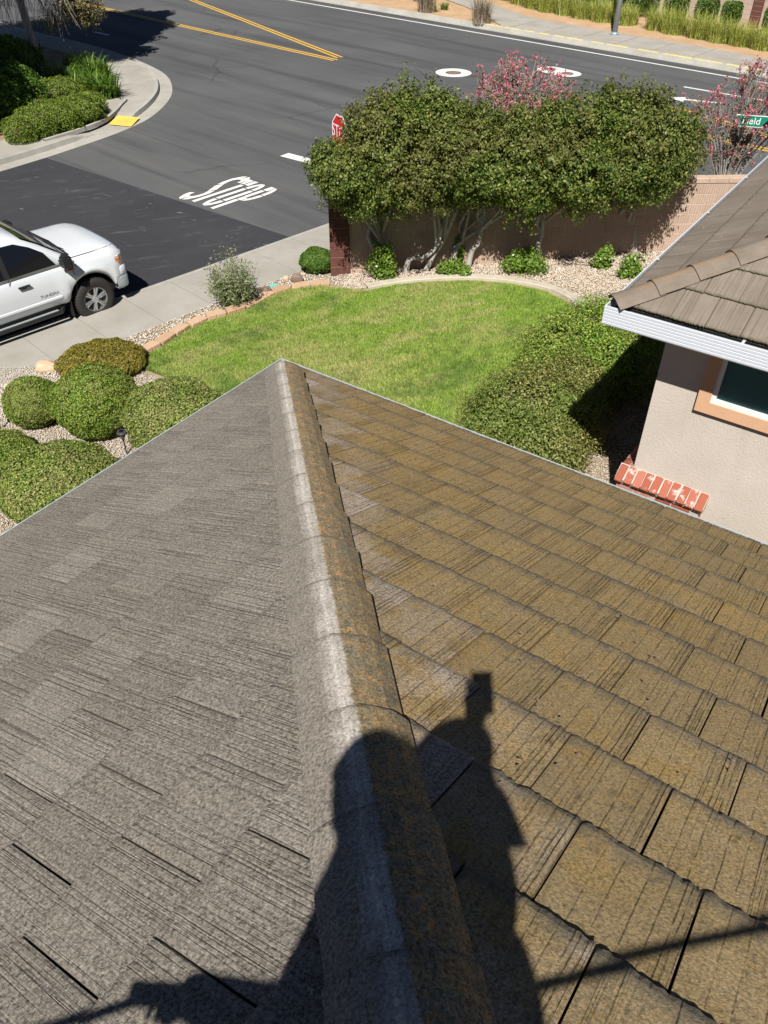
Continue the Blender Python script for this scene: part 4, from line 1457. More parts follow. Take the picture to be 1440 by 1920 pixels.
# travel right->corner->away: the roof lies to the right of travel, so mirror the profile
gm = sweep([(p.x, p.y, 4.0) for p in gln], [(-o_, z_) for o_, z_ in prof], closed_prof=True)
gut = part(wing, 'gutter', gm, MAT['gutter_white'])
mb = MB()
for dist, ax_ in ((1.25, WR), (3.0, WR), (1.3, WT), (2.9, WT), (4.4, WT)):
    c = EW + ax_ * dist + Vector((0, 0, .0))
    n_ = WT if ax_ == WR else WR
    mb2 = MB(); Mx = Matrix((ax_, n_, ax_.cross(n_))).transposed().to_4x4(); Mx.translation = Vector((c.x, c.y, 3.995))
    mb2.box(-.012, .012, .005, .1, -.004, .003, mat=Mx)
    subpart(wing, gut, 'hanger', mb2, MAT['gutter_white'])
# walls
wo = .5
wc = EW + (WR + WT) * wo
ln = WS - 2 * wo
WALLZ0 = .3
mb = MB()
pw = [wc, wc + WR * ln, wc + (WR + WT) * ln, wc + WT * ln]
mb.prism([(p.x, p.y) for p in pw], WALLZ0, 3.84)
o = part(wing, 'wall', mb, MAT['stucco'])
mb = MB()
pf = [EW + (WR + WT) * .1, EW + (WR + WT) * .1 + WR * (WS - .2), EW + (WR + WT) * .1 + (WR + WT) * (WS - .2), EW + (WR + WT) * .1 + WT * (WS - .2)]
mb.prism([(p.x, p.y) for p in pf], 3.845, 3.875)
part(wing, 'soffit', mb, MAT['fascia'])
# window in the wall facing the camera; wall frame: a along WR, n outward
NF = -WT
Wm = Matrix((WR, NF, Vector((0, 0, 1)))).transposed().to_4x4(); Wm.translation = Vector((wc.x, wc.y, 0))
win = MB()
wx0, wx1, wz0, wz1 = .44, 2.1, 2.97, 3.83
for (a0, a1, z0, z1) in ((wx0, wx1, wz0, wz0 + .125), (wx0, wx0 + .125, wz0 + .125, wz1), (wx1 - .125, wx1, wz0 + .125, wz1)):
    win.box(a0, a1, .001, .05, z0, z1, mat=Wm)
window = part(wing, 'window', win, MAT['peach']); window['label'] = 'window with peach stucco trim'
f = MB()
ix0, ix1, iz0 = wx0 + .125, wx1 - .125, wz0 + .125
for (a0, a1, z0, z1) in ((ix0, ix1, iz0, iz0 + .045), (ix0, ix0 + .045, iz0 + .045, wz1), (ix1 - .045, ix1, iz0 + .045, wz1)):
    f.box(a0, a1, .001, .036, z0, z1, mat=Wm)
f.box((ix0 + ix1) / 2 - .02, (ix0 + ix1) / 2 + .02, .001, .03, iz0 + .045, wz1, mat=Wm)
subpart(wing, window, 'frame', f, MAT['white_vinyl'])
for a0, a1 in ((ix0 + .045, (ix0 + ix1) / 2 - .02), ((ix0 + ix1) / 2 + .02, ix1 - .045)):
    f = MB(); f.box(a0, a1, .001, .01, iz0 + .045, wz1, mat=Wm)
    subpart(wing, window, 'pane', f, MAT['blind'])
# brick base with sloping header course
bt = .115
brick_base = MB()
brick_base.box(-.1, .8, .001, .1, WALLZ0, 1.85, mat=Wm)
bb = part(wing, 'brick_base', brick_base, MAT['mortar'])
def brick_me(lx, ly, lz, bev=.006):
    mb = MB(); mb.box(-lx/2, lx/2, -ly/2, ly/2, -lz/2, lz/2)
    me = bpy.data.meshes.new('brick'); me.from_pydata(mb.v, [], mb.f); bevel_mesh(me, bev); me.materials.append(MAT['brick']); return me
me_s = brick_me(.2, .1, .058); me_h = brick_me(.082, .2, .058); me_c = brick_me(.1, .2, .058)
def place_brick(me, mat):
    ob = link('brick', me, bb)
    Mx = mat.copy(); Mx.translation = mat.translation - Vector(wing.location)
    ob.matrix_local = Mx
zc = 1.815
row = 0
while zc > .9:
    x = -.12 + (0 if row % 2 == 0 else .105)
    if row % 2: 
        place_brick(brick_me(.09, .1, .058), Wm @ Matrix.Translation((-.075, .055, zc)))
    while x < .72:
        place_brick(me_s, Wm @ Matrix.Translation((x + .1, .055 + random.uniform(-.002, .002), zc)))
        x += .21
    zc -= .07; row += 1
for k in range(10):                                    # sloping headers on the front
    place_brick(me_h, Wm @ Matrix.Translation((-.09 + .098 * k + random.uniform(-.004, .004), .075 + random.uniform(-.006, .006), 1.957 + random.uniform(-.004, .004))) @ Matrix.Rotation(R(-38) + random.uniform(-.04, .04), 4, 'X') @ Matrix.Rotation(random.uniform(-.04, .04), 4, 'Z'))
mb = MB()
mb.add([Wm @ Vector(p) for p in ((-.14, .0, 2.037), (.84, .0, 2.037), (.84, .142, 1.922), (-.14, .142, 1.922), (-.14, 0, 1.86), (.84, 0, 1.86), (.84, .125, 1.86), (-.14, .125, 1.86))],
       [(0, 3, 2, 1), (0, 1, 5, 4), (3, 7, 6, 2), (0, 4, 7, 3), (1, 2, 6, 5), (4, 5, 6, 7)])
subpart(wing, bb, 'mortar_bed', mb, MAT['mortar'])
# return on the left face
Wm2 = Matrix((WT, -WR, Vector((0, 0, 1)))).transposed().to_4x4(); Wm2.translation = Vector((wc.x, wc.y, 0))
b2 = MB(); b2.box(.0, .8, .001, .1, WALLZ0, 1.85, mat=Wm2)
b2.add([Wm2 @ Vector(p) for p in ((.0, .0, 2.037), (.84, .0, 2.037), (.84, .142, 1.922), (.0, .142, 1.922), (.0, 0, 1.86), (.84, 0, 1.86), (.84, .125, 1.86), (.0, .125, 1.86))],
       [(0, 1, 2, 3), (0, 4, 5, 1), (3, 2, 6, 7), (0, 3, 7, 4), (1, 5, 6, 2), (4, 7, 6, 5)])
bb2 = part(wing, 'brick_base', b2, MAT['mortar'])
for k in range(9):
    ob = link('brick', me_h, bb2)
    Mx = Wm2 @ Matrix.Translation((.02 + .098 * k, .075, 1.955)) @ Matrix.Rotation(R(-38), 4, 'X')
    Mx.translation = Mx.translation - Vector(wing.location)
    ob.matrix_local = Mx

# ------------------------------------------------------------------ block wall behind the hedge
bw0 = Vector((WALL0.x, WALL0.y, 0))
bwall = thing('block_wall', 'tan scored block wall with red end pillar behind the hedge', 'wall', bw0)
Bm = Matrix((WD, -WN, Vector((0, 0, 1)))).transposed().to_4x4()     # x along the wall, y away from the camera
Bm.translation = Vector((bw0.x, bw0.y, 0))
WTOP = 2.02
NC = 9
core = MB(); core.box(0, 12.2, -.006, .16, 0, WTOP - .105, mat=Bm)
wcore = part(bwall, 'mortar_core', core, MAT['wall_mortar'])
def box_me(lx, ly, lz, mat, bev):
    mb = MB(); mb.box(-lx/2, lx/2, -ly/2, ly/2, -lz/2, lz/2)
    me = bpy.data.meshes.new('block'); me.from_pydata(mb.v, [], mb.f); bevel_mesh(me, bev); me.materials.append(mat); return me
CH = .2
blk = box_me(.39, .03, CH - .01, MAT['block'], .004)
hblk = box_me(.19, .03, CH - .01, MAT['block'], .004)
def place(t, name, me, Mx):
    ob = link(name, me, t)
    M2 = Mx.copy(); M2.translation = Mx.translation - Vector(bwall.location)
    ob.matrix_local = M2
    return ob
for r_ in range(NC):
    zc = WTOP - .105 - CH * (r_ + .5)
    x = .0
    if r_ % 2:
        place(bwall, 'block', hblk, Bm @ Matrix.Translation((.1, .005, zc))); x = .2
    while x < 11.8:
        place(bwall, 'block', blk, Bm @ Matrix.Translation((x + .2, .005 + random.uniform(-.0015, .0015), zc)))
        x += .4
capm = box_me(.395, .215, .1, MAT['capblock'], .008)
x = 0
while x < 11.8:
    place(bwall, 'cap_block', capm, Bm @ Matrix.Translation((x + .2, .085, WTOP - .05 + random.uniform(-.002, .004))))
    x += .4
# end pillar in dark red
pcol = MB(); pcol.box(-.385, -.005, -.055, .34, 0, WTOP - .02, mat=Bm)
pil = part(bwall, 'pillar', pcol, MAT['capblock'])
rblk = box_me(.396, .412, CH - .011, MAT['red_block'], .004)
for r_ in range(NC + 1):
    zc = WTOP - .02 - CH * (r_ + .5)
    ob = link('red_block', rblk, pil)
    Mx = Bm @ Matrix.Translation((-.195, .1425, zc)); Mx.translation = Mx.translation - Vector(bwall.location)
    ob.matrix_local = Mx
mb = MB(); mb.box(-.43, .04, -.1, .385, WTOP - .02, WTOP + .06, mat=Bm)
subpart(bwall, pil, 'pillar_cap', mb, MAT['capblock'])

# ------------------------------------------------------------------ wall beyond the main road
fw = thing('block_wall', 'long pinkish block wall beyond the main road', 'wall', mp(0, 8.7))
fw.rotation_euler = (0, 0, R(-42))
mb = MB(); mb.box(-30, 60, 0, .2, 0, 2.1)
mb.build('wall_panel', MAT['far_wall'], fw)
for x in (-10.4, -1.4, 7.55, 16.5):
    mb = MB(); mb.box(x - .21, x + .21, -.12, .3, 0, 2.2)
    p_ = mb.build('pillar', MAT['wall_mortar'], fw)
    for k in range(11):
        mb = MB(); mb.box(x - .217, x + .217, -.127, .307, k * .2 + .008, k * .2 + .192)
        mb.build('red_block', MAT['red_block'], p_)

# ------------------------------------------------------------------ plants
def unit(v):
    return v / np.maximum(1e-9, np.linalg.norm(v, axis=1))[:, None]
def leaves(name, P, N, size, mat, parent, aspect=.55, tilt=.6, bend=.15):
    """one diamond-shaped leaf per point, roughly facing N"""
    m = len(P)
    n = unit(N + rng.normal(0, tilt, (m, 3)))
    a = unit(np.cross(n, rng.normal(0, 1, (m, 3))))
    b = np.cross(n, a)
    s = (size * rng.uniform(.5, 1.45, m))[:, None] if np.isscalar(size) else size[:, None]
    base, tip = P - a * s * .5, P + a * s * .5 + n * s * bend * rng.uniform(-1, 1, (m, 1))
    lf, rt = P - b * s * aspect * .5 + n * s * .08, P + b * s * aspect * .5 + n * s * .08
    v = np.stack([base, lf, tip, rt], 1).reshape(-1, 3)
    return np_mesh(name, v, 4, mat, parent)
def blob_points(blobs, n, shell=.35, lump=.12, seed=0, bottom=None):
    """points near the surface of a union of ellipsoids, buried points dropped"""
    r = np.random.default_rng(seed)
    cs = np.array([b[0] for b in blobs], float); rs = np.array([b[1] for b in blobs], float)
    if rs.ndim == 1: rs = np.stack([rs] * 3, 1)
    area = (rs[:, 0] * rs[:, 1] + rs[:, 0] * rs[:, 2] + rs[:, 1] * rs[:, 2])
    k = r.choice(len(blobs), n * 2, p=area / area.sum())
    d = unit(r.normal(0, 1, (n * 2, 3)))
    f = np.zeros((n * 2, 3)); 
    lumpv = np.zeros(n * 2)
    for i in range(5):
        w = r.normal(0, 5 if i < 3 else 9, 3); ph = r.uniform(0, 6.28)
        lumpv += np.sin(d @ w + ph + k * 1.7)
    rad = (1 - shell * r.uniform(0, 1, n * 2) ** 1.8) * (1 + lump * lumpv / 2.2)
    P = cs[k] + d * rs[k] * rad[:, None]
    N = unit(d / rs[k])
    deep = np.zeros(n * 2, bool)
    for i in range(len(blobs)):
        q = np.linalg.norm((P - cs[i]) / rs[i], axis=1)
        deep |= (q < 1 - shell * 1.05) & (k != i)
    keep = ~deep
    if bottom is not None:
        keep &= P[:, 2] > bottom
    return P[keep][:n], N[keep][:n]
def clusters(blobs, ncl, per, sig, seed, shell=.4, lump=.25, bottom=None):
    """leafy shoots: clumps of leaves spread over the crown, some standing out"""
    P0, N0 = blob_points(blobs, ncl, shell, lump, seed=seed, bottom=bottom)
    r = np.random.default_rng(seed + 5)
    P0 = P0 + N0 * np.abs(r.normal(0, .05, (len(P0), 1)))
    cnt = r.integers(int(per * .5), int(per * 1.5) + 1, len(P0))
    k = np.repeat(np.arange(len(P0)), cnt)
    P = P0[k] + r.normal(0, sig, (len(k), 3)) * r.uniform(.6, 1.3, len(P0))[k][:, None]
    N = N0[k] + unit(P - P0[k] + 1e-6) * .7 + np.array([0, 0, .35])
    return P, N
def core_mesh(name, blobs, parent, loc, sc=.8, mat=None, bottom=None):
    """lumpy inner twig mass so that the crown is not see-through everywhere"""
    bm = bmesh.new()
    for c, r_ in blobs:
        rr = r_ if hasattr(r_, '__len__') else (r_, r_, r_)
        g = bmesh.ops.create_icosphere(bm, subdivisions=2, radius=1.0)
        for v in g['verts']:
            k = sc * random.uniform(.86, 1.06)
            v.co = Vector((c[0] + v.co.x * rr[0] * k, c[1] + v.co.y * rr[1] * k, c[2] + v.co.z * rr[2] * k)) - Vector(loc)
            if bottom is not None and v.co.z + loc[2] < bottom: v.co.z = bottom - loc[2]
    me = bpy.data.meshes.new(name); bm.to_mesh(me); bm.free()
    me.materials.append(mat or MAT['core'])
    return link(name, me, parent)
def shift(P, t):
    return P - np.array(t.location)[None]

# round clipped shrubs at left
def clipped(name, label, px, wpx, base_py, top_py, mat, n, leaf=.028, squash=1.0, group=None, dy=0, core=.9):
    """px: centre column, wpx: width, base_py: foot line in the picture, top_py: top line"""
    g = GT(px, base_py)
    dist = (g - CAMP).dot(_fwd)
    rx = wpx / 2 * dist / FOC
    c = g + Vector((0, rx * .85 + dy, 0))
    z0 = yard_z(c.x, c.y)
    # height from the top line
    tp = at_y(px, top_py, c.y + rx * .35)
    h = max(.35, tp.z - z0)
    t = thing(name, label, 'shrub', (c.x, c.y, z0), group=group)
    zc = z0 + h * .47
    bl = [((c.x, c.y, zc), (rx, rx * .95, h * .53))]
    P, N = blob_points(bl, int(n * 1.5), .1, .045, seed=int(px * 7 + base_py), bottom=z0 + .01)
    leaves('foliage', shift(P, t), N, leaf, mat, t, .6, .55)
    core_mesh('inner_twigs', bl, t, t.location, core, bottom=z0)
    mb = MB()
    for k in range(3):
        a = k * 2.1
        mb.tube([(c.x + .05 * math.cos(a), c.y + .05 * math.sin(a), z0 - .05), (c.x + .12 * math.cos(a), c.y + .12 * math.sin(a), z0 + h * .5)], [.025, .015], 6)
    part(t, 'stem', mb, MAT['bark'])
    return c, rx, h
GS = 'clipped shrubs in the gravel left of the roof'
clipped('round_shrub', 'largest dark green clipped shrub, middle of the group left of the roof', 172, 166, 838, 682, MAT['clipped'], 30000, group=GS)
clipped('round_shrub', 'clipped shrub behind the path light, partly hidden by the roof edge', 322, 200, 872, 708, MAT['clipped_pale'], 28000, group=GS)
clipped('round_shrub', 'clipped shrub nearest the sidewalk with a pale bare patch', 58, 106, 815, 702, MAT['clipped'], 16000, group=GS)
clipped('round_shrub', 'clipped shrub nearest the camera in the lower left corner of the garden', 92, 236, 1010, 832, MAT['clipped_pale'], 34000, group=GS)
clipped('round_shrub', 'clipped shrub cut off by the left picture edge', -30, 150, 905, 812, MAT['clipped'], 14000, group=GS)
clipped('golden_bush', 'low golden-yellow bush between sidewalk and round shrubs', 178, 162, 722, 643, MAT['golden'], 17000, .03, dy=-.1)

# small shrub of the pillar
clipped('boxwood_shrub', 'small rounded green shrub left of the red wall pillar', 594, 66, 518, 462, MAT['cube_shrub'], 8000, .045)

# airy flowering shrub at the sidewalk
def airy(px, base_py, label):
    g = GT(px, base_py); z0 = g.z
    t = thing('flowering_shrub', label, 'shrub', (g.x, g.y, z0))
    mb = MB(); P = []; fl = []
    r = random.Random(5)
    for k in range(170):
        a = r.uniform(0, 6.28); h = r.uniform(.45, 1.12) * (1 if k % 9 else 1.25); sp_ = r.uniform(.05, .56)
        b0 = Vector((g.x + .1 * math.cos(a), g.y + .1 * math.sin(a), z0))
        tip = Vector((g.x + sp_ * math.cos(a), g.y + sp_ * math.sin(a), z0 + h * (1 - .35 * (sp_ / .56) ** 2)))
        mid = b0.lerp(tip, .5) + Vector((math.cos(a) * .05, math.sin(a) * .05, .04))
        if k < 90: mb.tube([b0, mid, tip], [.007, .005, .002], 4, cap=False)
        for q in range(34):
            f_ = r.uniform(.12, 1.0)
            pt = (b0.lerp(mid, f_ * 2) if f_ < .5 else mid.lerp(tip, f_ * 2 - 1))
            P.append(pt + Vector((r.gauss(0, .05), r.gauss(0, .05), r.gauss(0, .035))))
        if k % 14 == 0: fl += [tip + Vector((r.gauss(0, .012), r.gauss(0, .012), -.02 * q)) for q in range(5)]
    part(t, 'stem', mb, MAT['dryplant'])
    P = np.array([tuple(p) for p in P]); N = rng.normal(0, 1, P.shape) + np.array([0, -.3, .8])
    leaves('foliage', shift(P, t), N, .05, MAT['airy'], t, .36, .5)
    F = np.array([tuple(p) for p in fl]); tag(leaves('flowers', shift(F, t), rng.normal(0, 1, F.shape), .03, MAT['purple'], t, .9, .5), kind='stuff')
airy(442, 572, 'airy grey-green shrub with a few purple flowers beside the sidewalk')

# bush mass between lawn and wing
def lobes_bush(name, label, lobes, n, mat, leaf, cat='bush', coresc=.8, lump=.16, shell=.3, group=None, tilt=.7):
    c0 = Vector(lobes[0][0]); z0 = yard_z(c0.x, c0.y)
    t = thing(name, label, cat, (c0.x, c0.y, z0), group=group)
    P, N = clusters(lobes, n // 15, 15, .06, len(lobes) * 13 + n, shell, .22, z0 - .1)
    leaves('foliage', shift(P, t), N, leaf, mat, t, .5, tilt)
    core_mesh('inner_twigs', lobes, t, t.location, coresc, bottom=z0 - .2)
    return t
def lob(px, py, rpx, h, sq=1.0):
    """lobe whose centre is seen at px,py and floats h above the garden ground"""
    z = .6 + h
    for _ in range(6):
        p = G(px, py, z); z = yard_z(p.x, p.y) + h
    p = G(px, py, z)
    r_ = rpx * (p - CAMP).dot(_fwd) / FOC
    return ((p.x, p.y, z), (r_, r_, r_ * sq))
lobes_bush('spreading_bush', 'lower spreading olive-green bush between the roof edge and the lawn', [lob(985, 770, 84, .5, .9), lob(938, 792, 56, .35, .9), lob(1060, 790, 66, .45, .9), lob(1015, 840, 66, .4, .9), lob(915, 770, 36, .25, .9), lob(1075, 735, 58, .5), lob(1040, 850, 46, .3)], 90000, MAT['bushleaf_brown'], .036)
lobes_bush('spreading_bush', 'upper spreading green bush between lawn and the corner of the white gutter', [lob(1065, 660, 76, .5, .9), lob(1032, 684, 52, .4, .9), lob(1120, 640, 66, .55), lob(1150, 690, 62, .5), lob(1085, 715, 58, .45), lob(1125, 610, 44, .4), lob(1180, 640, 56, .55)], 84000, MAT['bushgreen'], .036)

# hedge trees in front of the wall
def hedge_tree(label, lobes_px, trunks, n, seed):
    r = random.Random(seed)
    base = GT(*trunks[0][0])
    t = thing('hedge_tree', label, 'tree', tuple(base), group='multi-stemmed hedge trees in front of the block wall')
    lobes = []
    for (px, py, rp, dy) in lobes_px:
        if py > 338: py -= 13; rp *= .94
        # distance: the row of trees, 0.7 m in front of the wall, plus an offset
        d = ray(px, py)
        p = None
        Y = 16.0 + dy
        for _ in range(4):
            p = at_y(px, py, Y)
            Y = WALL0.y + (p.x - WALL0.x) * WD.y / WD.x - .64 + dy
        r_ = rp * (p - CAMP).dot(_fwd) / FOC
        lobes.append(((p.x, p.y, p.z), (r_, r_ * 1.1, r_)))
    P, N = clusters(lobes, n // 16, 24, .055, seed, .5, .33)
    leaves('foliage', shift(P, t), N, .053, MAT['hedge'], t, .55, .55)
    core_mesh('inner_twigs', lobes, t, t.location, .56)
    for path in trunks:
        b0 = GT(*path[0])
        pts = [b0 - Vector((0, 0, .06))]
        for q in path[1:]:
            pts.append(at_y(q[0], q[1], b0.y + (q[2] if len(q) > 2 else 0)))
        # end the limb inside the nearest lobe
        e = min(lobes, key=lambda l: (Vector(l[0]) - pts[-1]).length)
        pts.append(pts[-1].lerp(Vector(e[0]), .75))
        m = len(pts)
        pts2 = smooth_line(pts, 4)
        rad = [.062 - .034 * i / len(pts2) for i in range(len(pts2))]
        mb = MB(); mb.tube(pts2, rad, 8)
        trunk = part(t, 'trunk', mb, MAT['bark'], True)
        # two side limbs into the crown
        for _ in range(3):
            q = pts2[int(len(pts2) * r.uniform(.45, .8))]
            e = r.choice(lobes)
            mb = MB(); mid = q.lerp(Vector(e[0]), .5) + Vector((r.uniform(-.1, .1), r.uniform(-.1, .1), r.uniform(-.05, .15)))
            mb.tube(smooth_line([q, mid, q.lerp(Vector(e[0]), .95)], 4), [.035 - .02 * i / 9 for i in range(9)], 6)
            subpart(t, trunk, 'limb', mb, MAT['bark'], True)
    return t
hedge_tree('leftmost hedge tree, overhanging the red wall pillar', [(644, 312, 50, -.1), (700, 262, 60, 0), (612, 300, 24, -.1), (665, 345, 58, -.25), (735, 240, 62, .2), (722, 320, 70, -.2), (625, 325, 38, -.1), (742, 365, 34, -.3), (690, 380, 34, -.3), (755, 205, 38, .35), (652, 368, 32, -.25)],
           [[(707, 512), (702, 470), (690, 440), (700, 410)], [(722, 512), (718, 470), (705, 430)], [(742, 508), (728, 462), (712, 430)]], 40000, 11)
hedge_tree('second hedge tree from the red pillar, with a bent trunk', [(800, 250, 62, .2), (830, 310, 66, -.1), (785, 335, 56, -.25), (870, 270, 58, .2), (880, 335, 48, -.1), (815, 215, 42, .4), (850, 225, 36, .4), (800, 355, 26, -.2)],
           [[(762, 514), (768, 486), (800, 480), (822, 455), (832, 415)], [(795, 510), (812, 480), (832, 450)]], 32000, 12)
hedge_tree('third hedge tree, middle of the row, with a zigzag trunk', [(930, 290, 60, .1), (920, 340, 48, -.15), (975, 270, 58, .15), (985, 330, 60, -.15), (960, 365, 34, -.25), (905, 240, 34, .3), (1005, 375, 32, -.25)],
           [[(877, 504), (885, 470), (898, 455), (902, 430), (912, 422), (895, 400)], [(852, 500), (855, 465), (868, 450), (862, 420)]], 30000, 13)
hedge_tree('fourth hedge tree, right of the middle, with two pale trunks', [(1050, 290, 66, .1), (1060, 345, 62, -.2), (1110, 245, 60, .2), (1110, 310, 64, -.1), (1045, 230, 40, .3), (1095, 365, 36, -.3), (1150, 210, 40, .3)],
           [[(983, 484), (987, 450), (1000, 425)], [(1005, 500), (1010, 455), (1016, 435), (1008, 410)]], 34000, 14)
hedge_tree('rightmost hedge tree, its shadow falling on the bare wall', [(1180, 235, 58, .2), (1190, 300, 62, -.1), (1240, 260, 58, .1), (1250, 310, 44, -.1), (1170, 330, 48, -.25), (1280, 255, 36, .2), (1215, 340, 42, -.15), (1215, 215, 40, .3), (1140, 330, 40, -.2), (1290, 300, 24, .1)],
           [[(1192, 474), (1188, 440), (1190, 428), (1178, 415)], [(1122, 470), (1120, 440), (1126, 415)], [(1140, 468), (1145, 430)]], 36000, 15)
# sprouts at their feet
for k, (px, py, w_, h_, lb) in enumerate([(718, 528, 54, 62, 'bright green sprouts at the foot of the leftmost hedge tree'), (845, 520, 52, 26, 'low bright sprouts at the foot of the bent trunk'), (872, 522, 24, 20, 'small yellow-green sprout beside the zigzag trunk'),
        (985, 518, 84, 40, 'bright green sprouts at the foot of the two pale trunks'), (1130, 506, 38, 36, 'dark green sprouts left of the last trunk'), (1180, 525, 44, 40, 'thin weedy sprouts right of the last trunk'), (858, 500, 20, 56, 'upright green suckers beside the zigzag trunk'), (745, 505, 22, 70, 'upright green suckers on the leftmost hedge tree')]):
    g = GT(px, py); ds = (g - CAMP).dot(_fwd); rw = w_ / 2 * ds / FOC; hh = h_ * ds / FOC * 1.1
    c = (g.x, g.y + rw * .4, g.z + hh * .45)
    t = thing('sprout_clump', lb, 'plant', (g.x, g.y, g.z), group='sprouts at the feet of the hedge trees')
    P, N = blob_points([(c, (rw, rw * .6, hh * .6))], int(500 + rw * hh * 9000), .8, .25, seed=60 + k, bottom=g.z)
    leaves('foliage', shift(P, t), N + np.array([0, 0, .4]), .06, MAT['sprout'], t, .55, .8)
    mb = MB()
    for q in range(5):
        mb.tube([(g.x + random.uniform(-.05, .05), g.y + rw * .4, g.z - .03), (c[0] + random.uniform(-.6, .6) * rw, c[1], c[2] + hh * .3)], [.008, .004], 4, cap=False)
    part(t, 'stem', mb, MAT['bark'])

# crape myrtles behind the wall
def myrtle(label, px, Y, foot_py, spread_px, top_py, seed, n=46):
    r = random.Random(seed)
    f = at_y(px, foot_py, Y)
    base = Vector((f.x, Y, .12))
    topz = at_y(px, top_py, Y).z
    w_ = spread_px / 2 * (f - CAMP).dot(_fwd) / FOC
    t = thing('flowering_tree', label, 'tree', tuple(base), group='pink flowering trees behind the block wall')
    mb = MB(); P = []; F = []
    for k in range(n):
        a = r.uniform(0, 6.28); q = math.sqrt(r.uniform(0, 1))
        zt = base.z + (topz - base.z) * (1 - .32 * q * q) * r.uniform(.82, 1.0)
        tip = Vector((base.x + w_ * q * math.cos(a), base.y + w_ * q * math.sin(a) * .8, zt))
        mid = base.lerp(tip, .5) + Vector((-.12 * math.cos(a) * w_, -.12 * math.sin(a) * w_, .15))
        line = smooth_line([base + Vector((r.uniform(-.08, .08), r.uniform(-.08, .08), 0)), mid, tip], 5)
        mb.tube(line, [.022 - .018 * i / len(line) for i in range(len(line))], 5, cap=False)
        for s_ in range(7):                                # side twigs with leaves
            u_ = r.uniform(.4, 1.0)
            i = min(len(line) - 2, int(u_ * (len(line) - 1)))
            p = line[i].lerp(line[i + 1], r.random())
            d = Vector((r.gauss(0, .22), r.gauss(0, .2), r.uniform(.05, .3)))
            mb.tube([p, p + d], [.006, .002], 3, cap=False)
            for _ in range(9):
                P.append(p + d * r.uniform(.2, 1.05) + Vector((r.gauss(0, .03), r.gauss(0, .03), r.gauss(0, .03))))
            if r.random() < .42:
                c = p + d
                for _ in range(r.randint(8, 22)):
                    F.append(c + Vector((r.gauss(0, .028), r.gauss(0, .028), r.gauss(0, .045))))
        for _ in range(r.randint(5, 26)):
            F.append(tip + Vector((r.gauss(0, .03), r.gauss(0, .03), r.gauss(.0, .05))))
    part(t, 'branches', mb, MAT['greybark'])
    P = np.array([tuple(p) for p in P]); F = np.array([tuple(p) for p in F])
    leaves('foliage', shift(P, t), rng.normal(0, 1, P.shape) + np.array([0, -.4, .5]), .052, MAT['myrtle_leaf'], t, .5, .4)
    tag(leaves('flowers', shift(F, t), rng.normal(0, 1, F.shape) + np.array([0, -.5, .5]), .042, MAT['myrtle_flower'], t, .9, .6), kind='stuff')
myrtle('pink flowering tree rising between the two crowns of the hedge', 968, 19.6, 300, 226, 88, 21, 130)
myrtle('sparser pink flowering tree behind the wall at the right picture edge', 1362, 19.8, 330, 190, 104, 22, 64)

# strap-leaved clumps and low shrubs on the far-left corner
def blades(name, base, n, length, spread, width, mat, parent, up=.6, seed=1, zoff=0):
    """arching ribbon leaves, three quads each"""
    r = np.random.default_rng(seed)
    a = r.uniform(0, 2 * np.pi, n)
    L = length * r.uniform(.6, 1.15, n)
    o = np.stack([np.cos(a), np.sin(a), np.zeros(n)], 1)
    sd = np.stack([-np.sin(a), np.cos(a), np.zeros(n)], 1)
    rr = spread * np.sqrt(r.uniform(0, 1, n))
    a2 = r.uniform(0, 2 * np.pi, n)
    b = np.array(base)[None] + np.stack([np.cos(a2) * rr, np.sin(a2) * rr, np.zeros(n) + zoff], 1)
    vs = []
    bendf = r.uniform(.3, 1.0, n)
    for k in range(4):
        f_ = k / 3
        out = L * (.15 + .55 * bendf) * f_ ** 1.5
        z = L * up * (f_ * 1.25 - .75 * bendf * f_ ** 2.2)
        p = b + o * out[:, None] + np.stack([np.zeros(n), np.zeros(n), z], 1)
        w_ = width * (1 - f_ * .85) * r.uniform(.8, 1.2, n)
        vs.append(p - sd * w_[:, None]); vs.append(p + sd * w_[:, None])
    v = np.stack(vs, 1).reshape(-1, 3)
    f = np.array([(0, 1, 3, 2), (2, 3, 5, 4), (4, 5, 7, 6)])
    fi = (f[None] + (np.arange(n) * 8)[:, None, None]).reshape(-1, 4)
    return np_mesh(name, v, 4, mat, parent, face_idx=fi)
strap_spots = [(115, 150, 'strap-leaved clump beside the slender tree trunk'), (150, 128, 'strap-leaved clump behind the trunk, in half shade'), (185, 135, 'tall strap-leaved clump at the bend of the curved sidewalk'), (200, 168, 'strap-leaved clump nearest the curved sidewalk'), (165, 165, 'strap-leaved clump above the low yellow-green hedge'), (60, 105, 'strap-leaved clump deep in the tree shade')]
for k, (px, py, lb) in enumerate(strap_spots):
    g = G(px, py + 14, .14)
    t = thing('strap_leaf_plant', lb, 'plant', tuple(g), group='strap-leaved plants on the far-left corner')
    blades('leaves', (0, 0, 0), 260, 1.1, .42, .036, MAT['strap'], t, .72, 70 + k)
def low_hedge(label, lobes, n, mat, leaf=.05, z0=.13):
    c = Vector(lobes[0][0])
    t = thing('low_shrub', label, 'shrub', (c.x, c.y, z0), group='low shrubs on the far-left corner')
    P, N = blob_points(lobes, n, .2, .12, seed=n, bottom=z0)
    leaves('foliage', shift(P, t), N, leaf, mat, t, .55, .7)
    core_mesh('inner_twigs', lobes, t, t.location, .85, bottom=z0)
def gl3(px, py, h, rx, ry, rz):
    p = G(px, py, .13 + h)
    return ((p.x, p.y, .13 + h), (rx, ry, rz))
